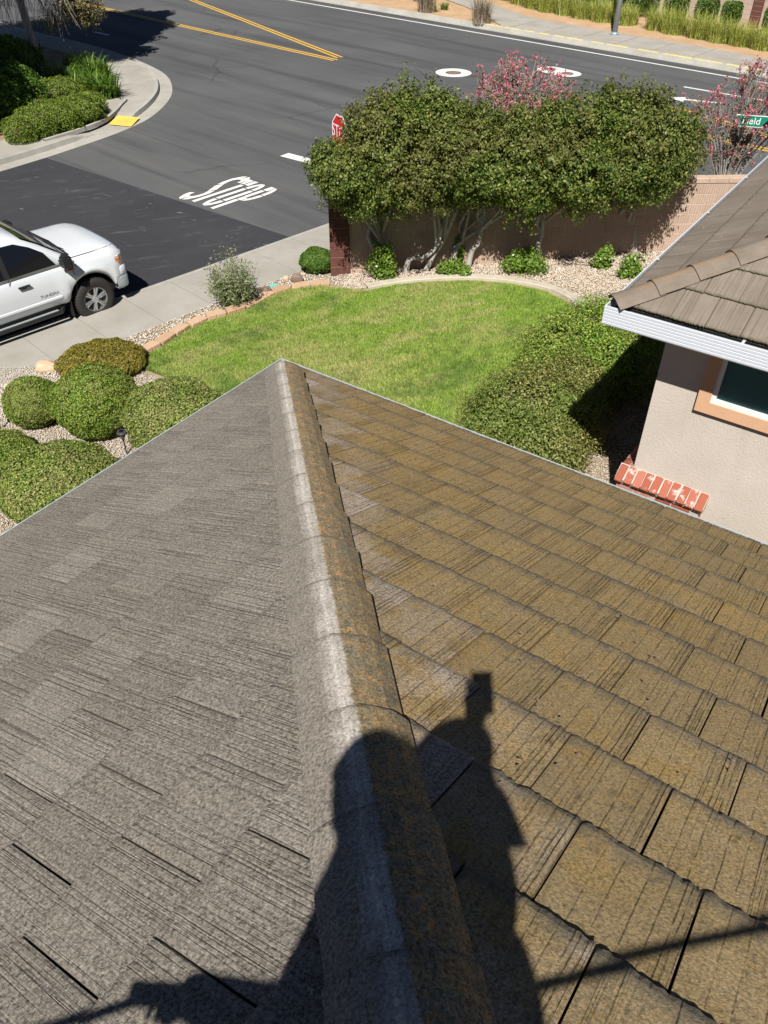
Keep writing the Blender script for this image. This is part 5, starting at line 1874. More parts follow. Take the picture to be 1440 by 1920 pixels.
low_hedge('clipped yellow-green hedge along the curved sidewalk', [gl3(60, 232, .3, .8, .7, .45), gl3(105, 222, .3, .8, .7, .45), gl3(150, 208, .3, .75, .7, .45), gl3(170, 198, .28, .5, .5, .42), gl3(38, 246, .28, .5, .5, .4)], 24000, MAT['lowgreen'])
low_hedge('loose green shrub at the foot of the slender tree', [gl3(85, 185, .35, .9, .8, .5), gl3(115, 172, .3, .8, .8, .45), gl3(60, 205, .3, .7, .6, .4)], 16000, MAT['lowgreen'])
low_hedge('dark shrub in the deep shade at the left picture edge', [gl3(10, 180, .6, 1.2, 1.2, .9), gl3(-20, 130, .8, 1.4, 1.4, 1.1), gl3(30, 120, .5, 1, 1, .8)], 36000, MAT['cube_shrub'], .085)

# trees of that corner: crowns mostly above the picture, their shade falls across the road
def tall_tree(label, foot, lobes, n, mat, leaf, trunk_r, lean, seed, bark='greybark', twigs=()):
    r = random.Random(seed)
    t = thing('shade_tree', label, 'tree', tuple(foot), group='shade trees on the far-left corner')
    P, N = blob_points(lobes, n, .75, .2, seed=seed)
    leaves('foliage', shift(P, t), N, leaf, mat, t, .6, 1.0)
    top = Vector(lobes[0][0])
    pts = smooth_line([foot, foot.lerp(top, .5) + Vector(lean), top], 5)
    mb = MB(); mb.tube(pts, [trunk_r * (1 - .6 * i / len(pts)) for i in range(len(pts))], 9)
    tr = part(t, 'trunk', mb, MAT[bark], True)
    for c, q in lobes:
        b0 = pts[int(len(pts) * r.uniform(.5, .9))]
        mb = MB(); mb.tube(smooth_line([b0, b0.lerp(Vector(c), .5) + Vector((0, 0, .3)), Vector(c)], 4), [trunk_r * .45 * (1 - .07 * i) for i in range(9)], 6)
        subpart(t, tr, 'limb', mb, MAT[bark], True)
    return t, pts
foot = G(80, 147, .13)
tA, ptsA = tall_tree('slender-trunked tree with olive-brown foliage and bare grey twigs at upper left', foot,
    [((-13.9, 36.0, 7.2), (2.6, 2.6, 2.3)), ((-13.9, 35.2, 5.2), (2.2, 2.2, 1.2)), ((-13.3, 36.8, 8.3), (1.9, 2.0, 1.8)), ((-14.8, 36.6, 8.0), (2.1, 2.1, 2.0)), ((-13.9, 38.3, 8.6), (2.2, 2.2, 1.9)), ((-13.0, 34.8, 6.4), (1.7, 1.6, 1.2)), ((-12.0, 33.9, 5.4), (1.3, 1.4, 1.0)), ((-13.2, 32.9, 5.3), (1.7, 1.6, 1.1)), ((-14.6, 32.6, 5.6), (1.7, 1.7, 1.2)), ((-12.6, 35.6, 7.6), (1.2, 1.6, 1.4)),
     ], 120000, MAT['pine'], .2, .16, (-.15, 0, .2), 31)
lowl = [(tuple(at_y(128, 14, 34.6)), (.9, .8, .42)), (tuple(at_y(166, 33, 34.8)), (.5, .5, .26)), (tuple(at_y(95, 42, 34.2)), (.42, .45, .25)), (tuple(at_y(150, 5, 34.4)), (.8, .7, .35))]
P, N = clusters(lowl, 420, 34, .09, 77, .9, .3)
leaves('foliage', shift(P, tA), N, .065, MAT['pine'], tA, .45, .8)
for c, q in lowl:
    mb = MB(); b0 = ptsA[5]
    mb.tube(smooth_line([b0, b0.lerp(Vector(c), .6) + Vector((0, 0, .3)), Vector(c)], 4), [.05 - .004 * i for i in range(9)], 6); part(tA, 'limb', mb, MAT['greybark'], True)
mb = MB(); r_ = random.Random(9)
for k in range(120):                                     # hanging dry twigs
    a = at_y(r_.uniform(-25, 110), r_.uniform(-45, -5), 33.4 + r_.uniform(-.8, .5))
    b0 = at_y(60, -40, 33.7)
    e = a + Vector((r_.uniform(-.5, .5), r_.uniform(-.5, .3), -r_.uniform(.5, 1.5)))
    mb.tube(smooth_line([b0.lerp(a, .35), a, a.lerp(e, .5) + Vector((r_.uniform(-.1, .1), 0, .1)), e], 3), [.014 - .0011 * i for i in range(10)], 4, cap=False)
part(tA, 'dry_twigs', mb, MAT['twig'])
tall_tree('broad shade tree outside the left picture edge', Vector((-16.5, 26.5, .13)), [((-13.9, 25.6, 6.6), (2.2, 2.3, 1.7)), ((-14.6, 27.0, 7.6), (2.3, 2.4, 1.9)), ((-14.4, 24.0, 6.3), (2, 2, 1.5)), ((-13.6, 22.4, 6.9), (1.7, 1.8, 1.3)), ((-14.2, 20.6, 7.2), (1.8, 1.8, 1.3))], 50000, MAT['cube_shrub'], .2, .2, (0, 0, .3), 32)
tall_tree('tall shade tree farther back outside the left picture edge', Vector((-18.5, 32.5, .13)), [((-15.6, 29.6, 7.4), (2.4, 2.5, 2.2)), ((-15.6, 32.2, 8.2), (2.4, 2.5, 2.2)), ((-17.0, 35.4, 8.5), (2.7, 2.7, 2.2)), ((-14.6, 28.6, 6.8), (1.7, 1.7, 1.4))], 60000, MAT['cube_shrub'], .2, .22, (0, 0, .3), 33)

# far side of the main road: ornamental grasses, clipped shrubs, dry plants
k = 0
og = [(-9.2, 9.2), (-8.0, 9.0), (-6.6, 8.0), (-5.2, 7.0), (-4.0, 6.4), (-2.8, 5.9), (-1.7, 5.5), (-.6, 5.4), (.5, 5.2), (1.6, 5.1), (2.8, 5.2), (4.5, 5.1), (5.5, 4.8), (6.8, 4.7), (7.8, 4.5), (8.8, 4.5), (9.8, 4.4), (10.8, 4.4), (12, 4.4)]
for x, o_ in og:
    p = mp(x, o_, .12)
    lb = 'ornamental grass clump, number %s from the left in the row beyond the far sidewalk' % ['one', 'two', 'three', 'four', 'five', 'six', 'seven', 'eight', 'nine', 'ten', 'eleven', 'twelve', 'thirteen', 'fourteen', 'fifteen', 'sixteen', 'seventeen', 'eighteen', 'nineteen'][k]
    t = thing('ornamental_grass', lb, 'grass clump', tuple(p), group='ornamental grasses beyond the far sidewalk')
    s_ = random.uniform(.85, 1.15)
    blades('leaves', (0, 0, 0), 620, 1.08 * s_, .55, .011, MAT['ornamental'], t, .95, 100 + k)
    k += 1
fs_ = [(-.6, 7.6, .9, 'clipped far shrub left of the street lamp'), (.9, 7.6, .95, 'clipped far shrub directly behind the street lamp'), (2.35, 7.7, 1.0, 'clipped far shrub just right of the street lamp'), (4.0, 7.7, .85, 'clipped far shrub, second right of the street lamp'), (5.55, 7.7, .8, 'clipped far shrub, third right of the street lamp'), (6.75, 7.7, .68, 'clipped far shrub next to the red pillar of the far wall'), (8.7, 7.7, .6, 'clipped far shrub right of the red pillar of the far wall')]
for i, (x, o_, w_, lb) in enumerate(fs_):
    p = mp(x, o_, .12)
    t = thing('far_shrub', lb, 'shrub', tuple(p), group='clipped shrubs along the far wall')
    n = 3200
    q = rng.uniform(-1, 1, (n, 3)); ax_ = rng.integers(0, 3, n)
    q[np.arange(n), ax_] = np.sign(q[np.arange(n), ax_]) * rng.uniform(.85, 1.05, n)
    sc = np.array([w_ * .55, w_ * .5, .42])
    q = q * (1 - .13 * (np.linalg.norm(q, axis=1)[:, None] > 1.45))
    ca, sa2 = math.cos(R(-42)), math.sin(R(-42))
    Pq = q * sc; Pq = np.stack([Pq[:, 0] * ca - Pq[:, 1] * sa2, Pq[:, 0] * sa2 + Pq[:, 1] * ca, Pq[:, 2] + .62], 1)
    leaves('foliage', Pq, q, .075, MAT['cube_shrub'], t, .6, .6)
    mb = MB(); mb.tube([(0, 0, -.05), (0, 0, .5)], [.05, .03], 6); mb.build('trunk', MAT['bark'], t)
    core_mesh('inner_twigs', [((p.x, p.y, .12 + .62), (w_ * .5, w_ * .46, .38))], t, t.location, .92)
for i, (px, py, s_, lb) in enumerate([(903, 43, 1.0, 'dry brown plant at the kerb where the far sidewalk bends'), (800, 22, .8, 'dry brown plant farther left in the dirt strip'), (790, 2, .7, 'dry brown plant at the top edge of the dirt strip')]):
    p = G(px, py, .13)
    t = thing('dry_plant', lb, 'plant', tuple(p), group='dry brown plants in the dirt strip')
    blades('stems', (0, 0, 0), 330, 1.25 * s_, .42, .012, MAT['dryplant'], t, 1.1, 140 + i)
for i, (px, py, lb) in enumerate([(812, 22, 'small bright green plant beside the dry plant'), (833, 18, 'tiny green plant in the orange dirt strip')]):
    p = G(px, py, .13)
    t = thing('green_plant', lb, 'plant', tuple(p), group='small green plants in the dirt strip')
    blades('leaves', (0, 0, 0), 70, .5, .18, .02, MAT['strap'], t, .8, 160 + i)

# ------------------------------------------------------------------ pickup truck
tw = G(183, 594)                                       # contact patch of the near front wheel
TAZ = R(45.6)
tf = Vector((math.cos(TAZ), math.sin(TAZ), 0)); tl = Vector((-tf.y, tf.x, 0))
to = tw + tl * .86
truck = thing('pickup_truck', 'white four-door pickup truck parked at the near kerb', 'truck', (to.x, to.y, 0), TAZ)
def tz_hood(x):
    return 1.27 - .02 * (x + .5) if x < .2 else 1.256 - .12 * ((x - .2) / .6) ** 3.0
def lower_body():
    xs = set(np.round(np.concatenate([np.linspace(-4.9, .78, 60), np.linspace(-.52, .52, 27), np.linspace(-4.22, -3.18, 27)]), 3).tolist())
    xs = sorted(xs)
    vs, fs, ms = [], [], []
    for x in xs:
        w = 1.0
        if x > .4: w = 1.0 - .15 * ((x - .4) / .38) ** 3.2
        if x < -4.7: w = 1.0 - .04 * (-4.7 - x) / .2
        zb = .5
        for xc in (0, -3.7):
            d = abs(x - xc)
            if d < .5: zb = max(zb, .42 + math.sqrt(max(0, .5 ** 2 - d * d)) * .96)
        if x > .5: zb = .55
        if x > -.32: zt = tz_hood(x)
        elif x > -2.98: zt = 1.3
        else: zt = 1.36
        flare = .025 if min(abs(x), abs(x + 3.7)) < .62 else 0
        half = [(w - .1 + flare, zb), (w - .03 + flare, zb + .05), (w + flare, max(zb + .1, .74)), (w - .005 + flare * .4, max(zb + .13, .98)), (w - .03, max(zb + .16, 1.12)), (w - .085, zt - .035), (w - .15, zt + .0), (w - .3, zt + .03), (w * .33, zt + .045)]
        if x < -2.98: half[-3:] = [(w - .13, zt), (w - .14, zt - .02), (w * .33, zt - .5)]
        ring = [(y, z) for y, z in half] + [(-y, z) for y, z in half[::-1]]
        vs += [(x, y, z) for y, z in ring]
    n = 18
    for i in range(len(xs) - 1):
        for k in range(n):
            a, b_ = i * n + k, i * n + (k + 1) % n
            fs.append((a, b_, b_ + n, a + n)); ms.append(1 if k == n - 1 else 0)
    fs.append(tuple(range(n - 1, -1, -1))); ms.append(0)
    fs.append(tuple(range((len(xs) - 1) * n, len(xs) * n))); ms.append(1)
    mb = MB(); mb.v, mb.f, mb.m = vs, fs, ms
    return mb
def flat_ends(o):
    me = o.data
    for p in me.polygons:
        if len(p.vertices) > 4: p.use_smooth = False
body = lower_body().build('body', [MAT['car'], MAT['black_plastic']], truck, True)
flat_ends(body)
def ysid(z):
    return .945 - .2 * (z - 1.28) / .55
cabs = [(-.52, 1.31), (-.7, 1.44), (-1.0, 1.655), (-1.3, 1.83), (-1.45, 1.885), (-1.8, 1.925), (-2.3, 1.935), (-2.7, 1.915), (-2.9, 1.87), (-2.98, 1.7), (-3.0, 1.3)]
vs, fs = [], []
for x, zt in cabs:
    zs = max(1.285, zt - .09)
    half = [(ysid(1.27), 1.26), (ysid(zs), zs), (ysid(zs) - .07, max(1.29, zt - .02)), (ysid(zs) * .5, max(1.295, zt + .015))]
    vs += [(x, y, z) for y, z in half] + [(x, -y, z) for y, z in half[::-1]]
n = 8
for i in range(len(cabs) - 1):
    for k in range(n):
        a, b_ = i * n + k, i * n + (k + 1) % n
        fs.append((a, b_, b_ + n, a + n))
fs += [tuple(range(n - 1, -1, -1)), tuple(range((len(cabs) - 1) * n, len(cabs) * n))]
mb = MB(); mb.add(vs, fs)
cab = mb.build('cab', MAT['car'], truck, True); flat_ends(cab)
def side_panel(pts, sgn, off=.012, th=.01):
    mb = MB()
    o_ = [(x, sgn * (ysid(z) + off), z) for x, z in pts]; i_ = [(x, sgn * (ysid(z) + off - th), z) for x, z in pts]
    m = len(pts)
    mb.add(o_ + i_, [tuple(range(m)), tuple(range(2 * m - 1, m - 1, -1))] + [(k, (k + 1) % m, m + (k + 1) % m, m + k) for k in range(m)])
    return mb
for sgn in (-1, 1):
    wnd = side_panel([(-.86, 1.305), (-1.72, 1.305), (-1.72, 1.80), (-1.44, 1.79), (-1.2, 1.68), (-1.0, 1.54)], sgn).build('side_window', MAT['tint'], truck)
    wnd2 = side_panel([(-1.82, 1.305), (-2.74, 1.305), (-2.7, 1.72), (-2.6, 1.80), (-1.82, 1.805)], sgn).build('side_window', MAT['tint'], truck)
    side_panel([(-1.72, 1.3), (-1.82, 1.3), (-1.82, 1.81), (-1.72, 1.81)], sgn, .009).build('door_pillar', MAT['black_plastic'], truck)
    # door outlines as fine recessed dark gaps
    for path in ([(-.6, .62), (-.58, 1.0), (-.62, 1.27)], [(-1.77, .55), (-1.77, 1.28)], [(-2.82, .95), (-2.8, 1.28)], [(-.6, .6), (-1.77, .53)], [(-1.77, .53), (-2.72, .53), (-2.82, .95)]):
        mb = MB()
        def ys(z):
            return .905 + .1 * min(1, (z - .5) / .24) if z < .74 else (1.003 - .035 * max(0, (z - .98) / .3))
        mb.tube([(x, sgn * (ys(z) + .0015), z) for x, z in path], .006, 4)
        mb.build('door_gap', MAT['dark_metal'], truck)
    for xh in (-1.55, -2.62):
        mb = MB(); mb.box(xh - .11, xh + .11, sgn * 1.0 if sgn > 0 else -1.035, 1.035 if sgn > 0 else -1.0, 1.065, 1.1)
        h_ = mb.build('door_handle', MAT['black_plastic'], truck); bevel_mesh(h_.data, .008)
        mb = MB(); mb.box(xh - .06, xh + .05, (sgn * 1.012 if sgn > 0 else -1.018), (1.018 if sgn > 0 else -1.012), 1.04, 1.065)
        mb.build('chrome_insert', MAT['chrome'], h_)
    # mirror
    mb = MB(); mb.box(-.82, -.66, min(sgn * 1.02, sgn * 1.24), max(sgn * 1.02, sgn * 1.24), 1.24, 1.5)
    mr = mb.build('mirror', MAT['black_plastic'], truck); bevel_mesh(mr.data, .035, 2)
    mb = MB(); mb.box(-.79, -.71, min(sgn * .92, sgn * 1.04), max(sgn * .92, sgn * 1.04), 1.28, 1.36)
    mb.build('mirror_arm', MAT['black_plastic'], mr)
    # running board
    mb = MB(); mb.tube([(-.62, sgn * .9, .44), (-.72, sgn * 1.0, .42), (-2.8, sgn * 1.0, .42), (-2.9, sgn * .9, .44)], .05, 8)
    rbd = mb.build('running_board', MAT['black_plastic'], truck, True)
    mb = MB(); mb.box(-2.75, -.78, min(sgn * .98, sgn * 1.03), max(sgn * .98, sgn * 1.03), .462, .472); mb.build('tread', MAT['galv'], rbd)
    # mud flap behind the front wheel
    mb = MB(); mb.box(-.5, -.485, min(sgn * .76, sgn * .98), max(sgn * .76, sgn * .98), .22, .62); mb.build('mud_flap', MAT['black_plastic'], truck)
    # lamps
    mb = MB()
    out = [(.74, .6), (.76, .72), (.71, .9), (.62, .975), (.53, .985), (.6, .86), (.66, .6)]
    mb.prism([(x, sgn * y) for x, y in (out if sgn < 0 else out[::-1])], .9, 1.09)
    hl_ = mb.build('headlight', MAT['headlight'], truck)
    mb = MB(); mb.prism([(x, sgn * y) for x, y in ([(.725, .885), (.635, .982), (.55, .992), (.6, .88)] if sgn < 0 else [(.6, .88), (.55, .992), (.635, .982), (.725, .885)])], .96, 1.05)
    mb.build('amber_marker', MAT['amber'], hl_)
    mb = MB(); mb.box(-4.93, -4.86, min(sgn * .8, sgn * .97), max(sgn * .8, sgn * .97), .9, 1.25); mb.build('tail_light', MAT['red'], truck)
    # fender badge
    mb = MB(); mb.box(-.47, -.29, min(sgn * .985, sgn * 1.002), max(sgn * .985, sgn * 1.002), 1.105, 1.15)
    bd = mb.build('fender_badge', MAT['dark_metal'], truck)
    mb = MB(); mb.box(-.46, -.3, min(sgn * 1.0, sgn * 1.006), max(sgn * 1.0, sgn * 1.006), 1.106, 1.125); mb.build('red_strip', MAT['red'], bd)
# windscreen
mb = MB()
gl_ = []
for x, zt in ((-.6, 1.372), (-.8, 1.515), (-1.05, 1.69), (-1.3, 1.832)):
    yy = ysid(zt - .09) - .1 if zt > 1.4 else .82
    for q in (-1, -.5, 0, .5, 1):
        gl_.append((x + .012, q * yy, zt + .02 + .012 * (1 - q * q)))
mb.add(gl_, [(r * 5 + c, r * 5 + c + 1, (r + 1) * 5 + c + 1, (r + 1) * 5 + c) for r in range(3) for c in range(4)])
mb.build('windshield', MAT['windshield'], truck, True)
mb = MB()
vs = []
for x, zt in ((-.46, 1.345), (-.53, 1.358), (-.61, 1.376)):
    for q in (-.78, -.4, 0, .4, .78): vs.append((x - .06 * abs(q), q, zt + .006))
mb.add(vs, [(r * 5 + c, r * 5 + c + 1, (r + 1) * 5 + c + 1, (r + 1) * 5 + c) for r in range(2) for c in range(4)])
cowl = mb.build('cowl', MAT['black_plastic'], truck)
for y in (-.6, -.05):
    mb = MB(); mb.tube([(-.5, y, 1.385), (-.58, y + .3, 1.41), (-.6, y + .56, 1.42)], .009, 5); mb.build('wiper', MAT['black_plastic'], truck)
# grille, bumper
mb = MB(); mb.box(.72, .8, -.6, .6, .8, 1.07); gr = mb.build('grille', MAT['dark_metal'], truck)
for z in (.86, .95, 1.04):
    mb = MB(); mb.box(.795, .815, -.56, .56, z - .012, z + .012); mb.build('grille_bar', MAT['chrome'], gr)
plan = [(.5, -.985), (.6, -1.0), (.73, -.95), (.82, -.78), (.865, -.45), (.88, 0), (.865, .45), (.82, .78), (.73, .95), (.6, 1.0), (.5, .985)]
mb = sweep(plan, [(0, .7), (-.012, .74), (.0, .86), (.06, .9), (.14, .88), (.14, .68)], closed_prof=True)
mb.build('bumper', MAT['car'], truck, True)
mb = sweep(plan, [(.0, .46), (-.02, .52), (-.018, .66), (.0, .695), (.14, .675), (.14, .46)], closed_prof=True)
mb.build('lower_bumper', MAT['galv'], truck, True)
mb = MB(); mb.box(-5.05, -4.9, -.95, .95, .5, .72); mb.build('rear_bumper', MAT['chrome'], truck)
mb = MB(); mb.box(-4.8, -3.05, -.8, .8, .86, .9); mb.build('bed_floor', MAT['black_plastic'], truck)
mb = MB(); mb.box(-1.64, -1.56, -.42, -.38, 1.925, 1.95); an = mb.build('roof_antenna', MAT['black_plastic'], truck)
mb = MB(); mb.box(-4.6, .6, -.7, .7, .35, .5); mb.build('chassis', MAT['black_plastic'], truck)
# wheels
def lathe(prof, n, axis_y):
    vs, fs = [], []
    m = len(prof)
    for k in range(n):
        a = 2 * math.pi * k / n
        for r_, y in prof: vs.append((r_ * math.cos(a), axis_y + y, r_ * math.sin(a)))
    for k in range(n):
        for j in range(m - 1):
            a, b_ = k * m + j, ((k + 1) % n) * m + j
            fs.append((a, b_, b_ + 1, a + 1))
    return vs, fs
def wheel(x, sgn):
    y0 = sgn * .85
    mb = MB()
    pr = [(.235, .13), (.30, .145), (.37, .14), (.395, .115), (.405, .08), (.405, -.08), (.395, -.115), (.37, -.14), (.30, -.145), (.235, -.13)]
    v, f = lathe(pr, 40, 0); v = [(a + x, b_ + y0, c + .405) for a, b_, c in v]
    mb.add(v, f)
    for k in range(44):                                # tread lugs
        a = 2 * math.pi * k / 44
        Mx = Matrix.Translation((x, y0, .405)) @ Matrix.Rotation(a, 4, 'Y')
        for q in (-.09, -.03, .03, .09):
            mb.box(.4, .413, q - .022, q + .022, -.012 + (.008 if abs(q) > .05 else -.008), .012, mat=Mx)
    wh = mb.build('wheel', MAT['rubber'], truck, True)
    wh['label'] = 'wheel with black tyre and silver spoked rim'
    o_ = sgn
    mb = MB()
    v, f = lathe([(.24, .128 * o_), (.225, .12 * o_), (.215, .06 * o_), (.2, .03 * o_)], 40, 0); mb.add([(a + x, b_ + y0, c + .405) for a, b_, c in v], f)
    for k in range(6):                                 # split spokes
        for dd in (-.13, .13):
            a = 2 * math.pi * k / 6 + .3
            p0 = Vector((.06 * math.cos(a), .1 * o_, .06 * math.sin(a))); p1 = Vector((.222 * math.cos(a + dd), .115 * o_, .222 * math.sin(a + dd)))
            mb.tube([p0 + Vector((x, y0, .405)), p1 + Vector((x, y0, .405))], [.028, .02], 6)
    v, f = lathe([(.0, .13 * o_), (.05, .13 * o_), (.075, .11 * o_), (.08, .07 * o_)], 20, 0); mb.add([(a + x, b_ + y0, c + .405) for a, b_, c in v], f)
    mb.build('rim', MAT['alloy'], wh)
    mb = MB()
    v, f = lathe([(.0, .04 * o_), (.23, .04 * o_)], 24, 0); mb.add([(a + x, b_ + y0, c + .405) for a, b_, c in v], f)
    mb.build('brake_disc', MAT['dark_metal'], wh)
for x in (0, -3.7):
    for sgn in (-1, 1): wheel(x, sgn)
for sgn in (-1, 1):                                    # shut line between hood and fender
    mb = MB(); mb.tube([(-.28, sgn * .865, tz_hood(-.28) + .004), (.2, sgn * .858, tz_hood(.2) + .004), (.5, sgn * .82, tz_hood(.5) + .008), (.68, sgn * .7, tz_hood(.68) + .02)], .006, 4)
    mb.build('hood_gap', MAT['dark_metal'], truck)
mb = MB(); mb.tube([(.69, y, tz_hood(.69) + .012 + .02 * (1 - (y / .7) ** 2)) for y in (-.7, -.35, 0, .35, .7)], .006, 4); mb.build('hood_gap', MAT['dark_metal'], truck)
for ch in truck.children:
    if ch.name.split('.')[0] in ('cab', 'side_window', 'door_pillar', 'door_gap', 'door_handle', 'mirror', 'windshield', 'cowl', 'wiper', 'roof_antenna', 'fender_badge', 'mud_flap'):
        ch.location.x += .28 if ch.name.split('.')[0] not in ('fender_badge', 'mud_flap') else 0
        ch.location.z -= .04 if ch.name.split('.')[0] not in ('door_gap', 'fender_badge', 'mud_flap', 'door_handle') else 0
def text_mesh(name, s, size, mat, parent, Mx, extrude=.002, align='CENTER'):
    cu = bpy.data.curves.new('txt', 'FONT'); cu.body = s; cu.size = size; cu.extrude = extrude; cu.align_x = align; cu.align_y = 'CENTER'
    ob = bpy.data.objects.new('txt', cu); col.objects.link(ob)
    bpy.context.view_layer.update()
    me = bpy.data.meshes.new_from_object(ob.evaluated_get(bpy.context.evaluated_depsgraph_get()))
    bpy.data.objects.remove(ob); bpy.data.curves.remove(cu)
    me.materials.clear(); me.materials.append(mat)
    o_ = link(name, me, parent); o_.matrix_local = Mx
    return o_
Mt = Matrix(((1, 0, 0, -.86), (0, 0, -1, -1.008), (0, 1, 0, .8), (0, 0, 0, 1)))
text_mesh('door_lettering', 'TUNDRA', .075, MAT['galv'], truck, Mt @ Matrix.Scale(1.2, 4, (1, 0, 0)))
mb = MB(); mb.box(-2.9, -.62, -1.012, -.985, .66, .715); mold = mb.build('door_moulding', MAT['car'], truck); bevel_mesh(mold.data, .01)

# ------------------------------------------------------------------ signs and lamp
sgp = Vector((-1.02, 18.75, .13))
stop = thing('stop_sign', 'red stop sign half hidden behind the left end of the hedge', 'sign', tuple(sgp), R(-149) + R(90))
mb = MB(); mb.box(-.025, .025, .005, .05, 0, 2.3); mb.build('post', MAT['galv'], stop)
def octagon(r, y0, y1):
    mb = MB()
    p = [(r * math.cos(R(22.5 + 45 * k)), r * math.sin(R(22.5 + 45 * k)) + 2.1) for k in range(8)]
    vs = [(a, y0, b_) for a, b_ in p] + [(a, y1, b_) for a, b_ in p]
    mb.add(vs, [tuple(range(8)), tuple(range(15, 7, -1))] + [(k, (k + 1) % 8, 8 + (k + 1) % 8, 8 + k) for k in range(8)])
    return mb
octagon(.385, -.004, .002).build('sign_plate', MAT['sign_white'], stop)
octagon(.355, -.0075, -.0045).build('red_face', MAT['red'], stop)
text_mesh('sign_lettering', 'STOP', .32, MAT['sign_white'], stop, Matrix(((.9, 0, 0, 0), (0, 0, -1, -.009), (0, 1.15, 0, 2.1), (0, 0, 0, 1))), .001)

ns = at_y(1416, 231, 19.15)
post = Vector((ns.x + .62, 19.15, .12))
nsg = thing('street_name_sign', 'green street name sign behind the right flowering tree', 'sign', tuple(post))
mb = MB(); mb.tube([(0, 0, 0), (0, 0, ns.z + .32)], .03, 10); mb.build('post', MAT['galv'], nsg)
def blade(zc, ang_, length, offs, text):
    M0 = Matrix.Translation((0, 0, zc)) @ Matrix.Rotation(ang_, 4, 'Z')
    mb = MB(); mb.box(-length + offs, offs, -.006, .006, -.12, .12, mat=M0)
    b_ = mb.build('name_blade', MAT['sign_white'], nsg)
    mb = MB(); mb.box(-length + offs + .015, offs - .015, -.009, .009, -.105, .105, mat=M0); mb.build('green_face', MAT['sign_green'], b_)
    if text:
        text_mesh('blade_lettering', text, .2, MAT['sign_white'], b_, M0 @ Matrix(((1, 0, 0, -length + offs + .14), (0, 0, -1, -.0105), (0, 1, 0, 0), (0, 0, 0, 1))), .001, 'LEFT')
blade(ns.z - post.z + .0, R(-14), 1.3, .3, 'ffield')
blade(ns.z - post.z + .3, R(32), 1.0, .45, None)

lb = G(1152, 66, .14)
lamp = thing('street_lamp', 'grey metal street lamp pole beyond the main road', 'street lamp', tuple(lb))
mb = MB(); mb.box(-.2, .2, -.2, .2, 0, .03); mb.build('base_plate', MAT['galv'], lamp)
mb = MB(); mb.tube([(0, 0, .03), (0, 0, .12)], [.17, .15], 12); mb.build('base_collar', MAT['galv'], lamp, True)
mb = MB(); mb.tube([(0, 0, .1), (.02, 0, 4), (.05, 0, 8.2)], [.115, .095, .07], 12); mb.build('pole', MAT['galv'], lamp, True)
mb = MB(); mb.tube([(.05, 0, 8), (-.5, -.6, 8.6), (-1.3, -1.4, 8.8)], [.05, .045, .04], 8); mb.build('arm', MAT['galv'], lamp, True)
mb = MB(); mb.box(-1.75, -1.2, -1.75, -1.3, 8.72, 8.86); mb.build('lamp_head', MAT['galv'], lamp)
mb = MB(); mb.prism([(lb.x + a, lb.y + b_) for a, b_ in ((-.35, -.35), (.35, -.35), (.35, .35), (-.35, .35))], -.02, .004)
part(lamp, 'footing', MB().prism([(lb.x + a, lb.y + b_) for a, b_ in ((-.35, -.35), (.35, -.35), (.35, .35), (-.35, .35))], .1, .145), MAT['kerb'])

# ------------------------------------------------------------------ small garden things
def path_light(px, py, lbl):
    g = GT(px, py)
    t = thing('path_light', lbl, 'garden light', tuple(g), group='solar path lights in the gravel')
    mb = MB(); mb.tube([(0, 0, -.05), (0, 0, .26)], .011, 8); mb.build('stake', MAT['lamp_black'], t)
    mb = MB(); mb.tube([(0, 0, .25), (0, 0, .28), (0, 0, .37)], [.018, .022, .058], 14); mb.build('lamp_shade', MAT['lamp_black'], t, True)
    mb = MB(); mb.tube([(0, 0, .37), (0, 0, .385), (0, 0, .405)], [.068, .072, .06], 16); cp = mb.build('lamp_cap', MAT['lamp_black'], t)
    mb = MB(); mb.box(-.03, .03, -.03, .03, .406, .41); mb.build('solar_cell', MAT['tint'], cp)
path_light(238, 852, 'black solar path light beside the largest round shrub')
path_light(2, 806, 'black path light at the left picture edge beside the round shrub')
def rock(name, px, py, w_, h_, mat, lbl, seed):
    g = GT(px, py); r = random.Random(seed)
    bm = bmesh.new(); bmesh.ops.create_icosphere(bm, subdivisions=2, radius=1)
    for v in bm.verts:
        k = r.uniform(.82, 1.1)
        v.co = Vector((v.co.x * w_ * k, v.co.y * w_ * .8 * k, v.co.z * h_ * k + h_ * .6))
    me = bpy.data.meshes.new(name); bm.to_mesh(me); bm.free(); me.materials.append(mat)
    tag(link(name, me, None, g), lbl, 'rock')
rock('rock', 557, 529, .13, .12, MAT['stone'], 'brown rock in the gravel left of the pillar shrub', 3)
rock('rock', 500, 552, .11, .11, MAT['stone'], 'dark rock beside the flowering shrub', 4)
rock('rock', 88, 693, .2, .1, MAT['sandstone'], 'tan sandstone at the sidewalk left of the golden bush', 5)
rock('rock', 536, 524, .07, .05, MAT['sandstone'], 'small tan stone next to the brown rock', 6)
g = GT(513, 537)
vl = thing('valve_lid', 'small green plastic valve lid in the gravel', 'lid', tuple(g))
mb = MB(); mb.prism([(.1 * math.cos(k * .3927), .08 * math.sin(k * .3927)) for k in range(16)], -.03, .035); mb.build('lid', MAT['lid'], vl)
mb = MB(); mb.box(-.03, .03, -.008, .008, .036, .042); mb.build('grip', MAT['lid'], vl)
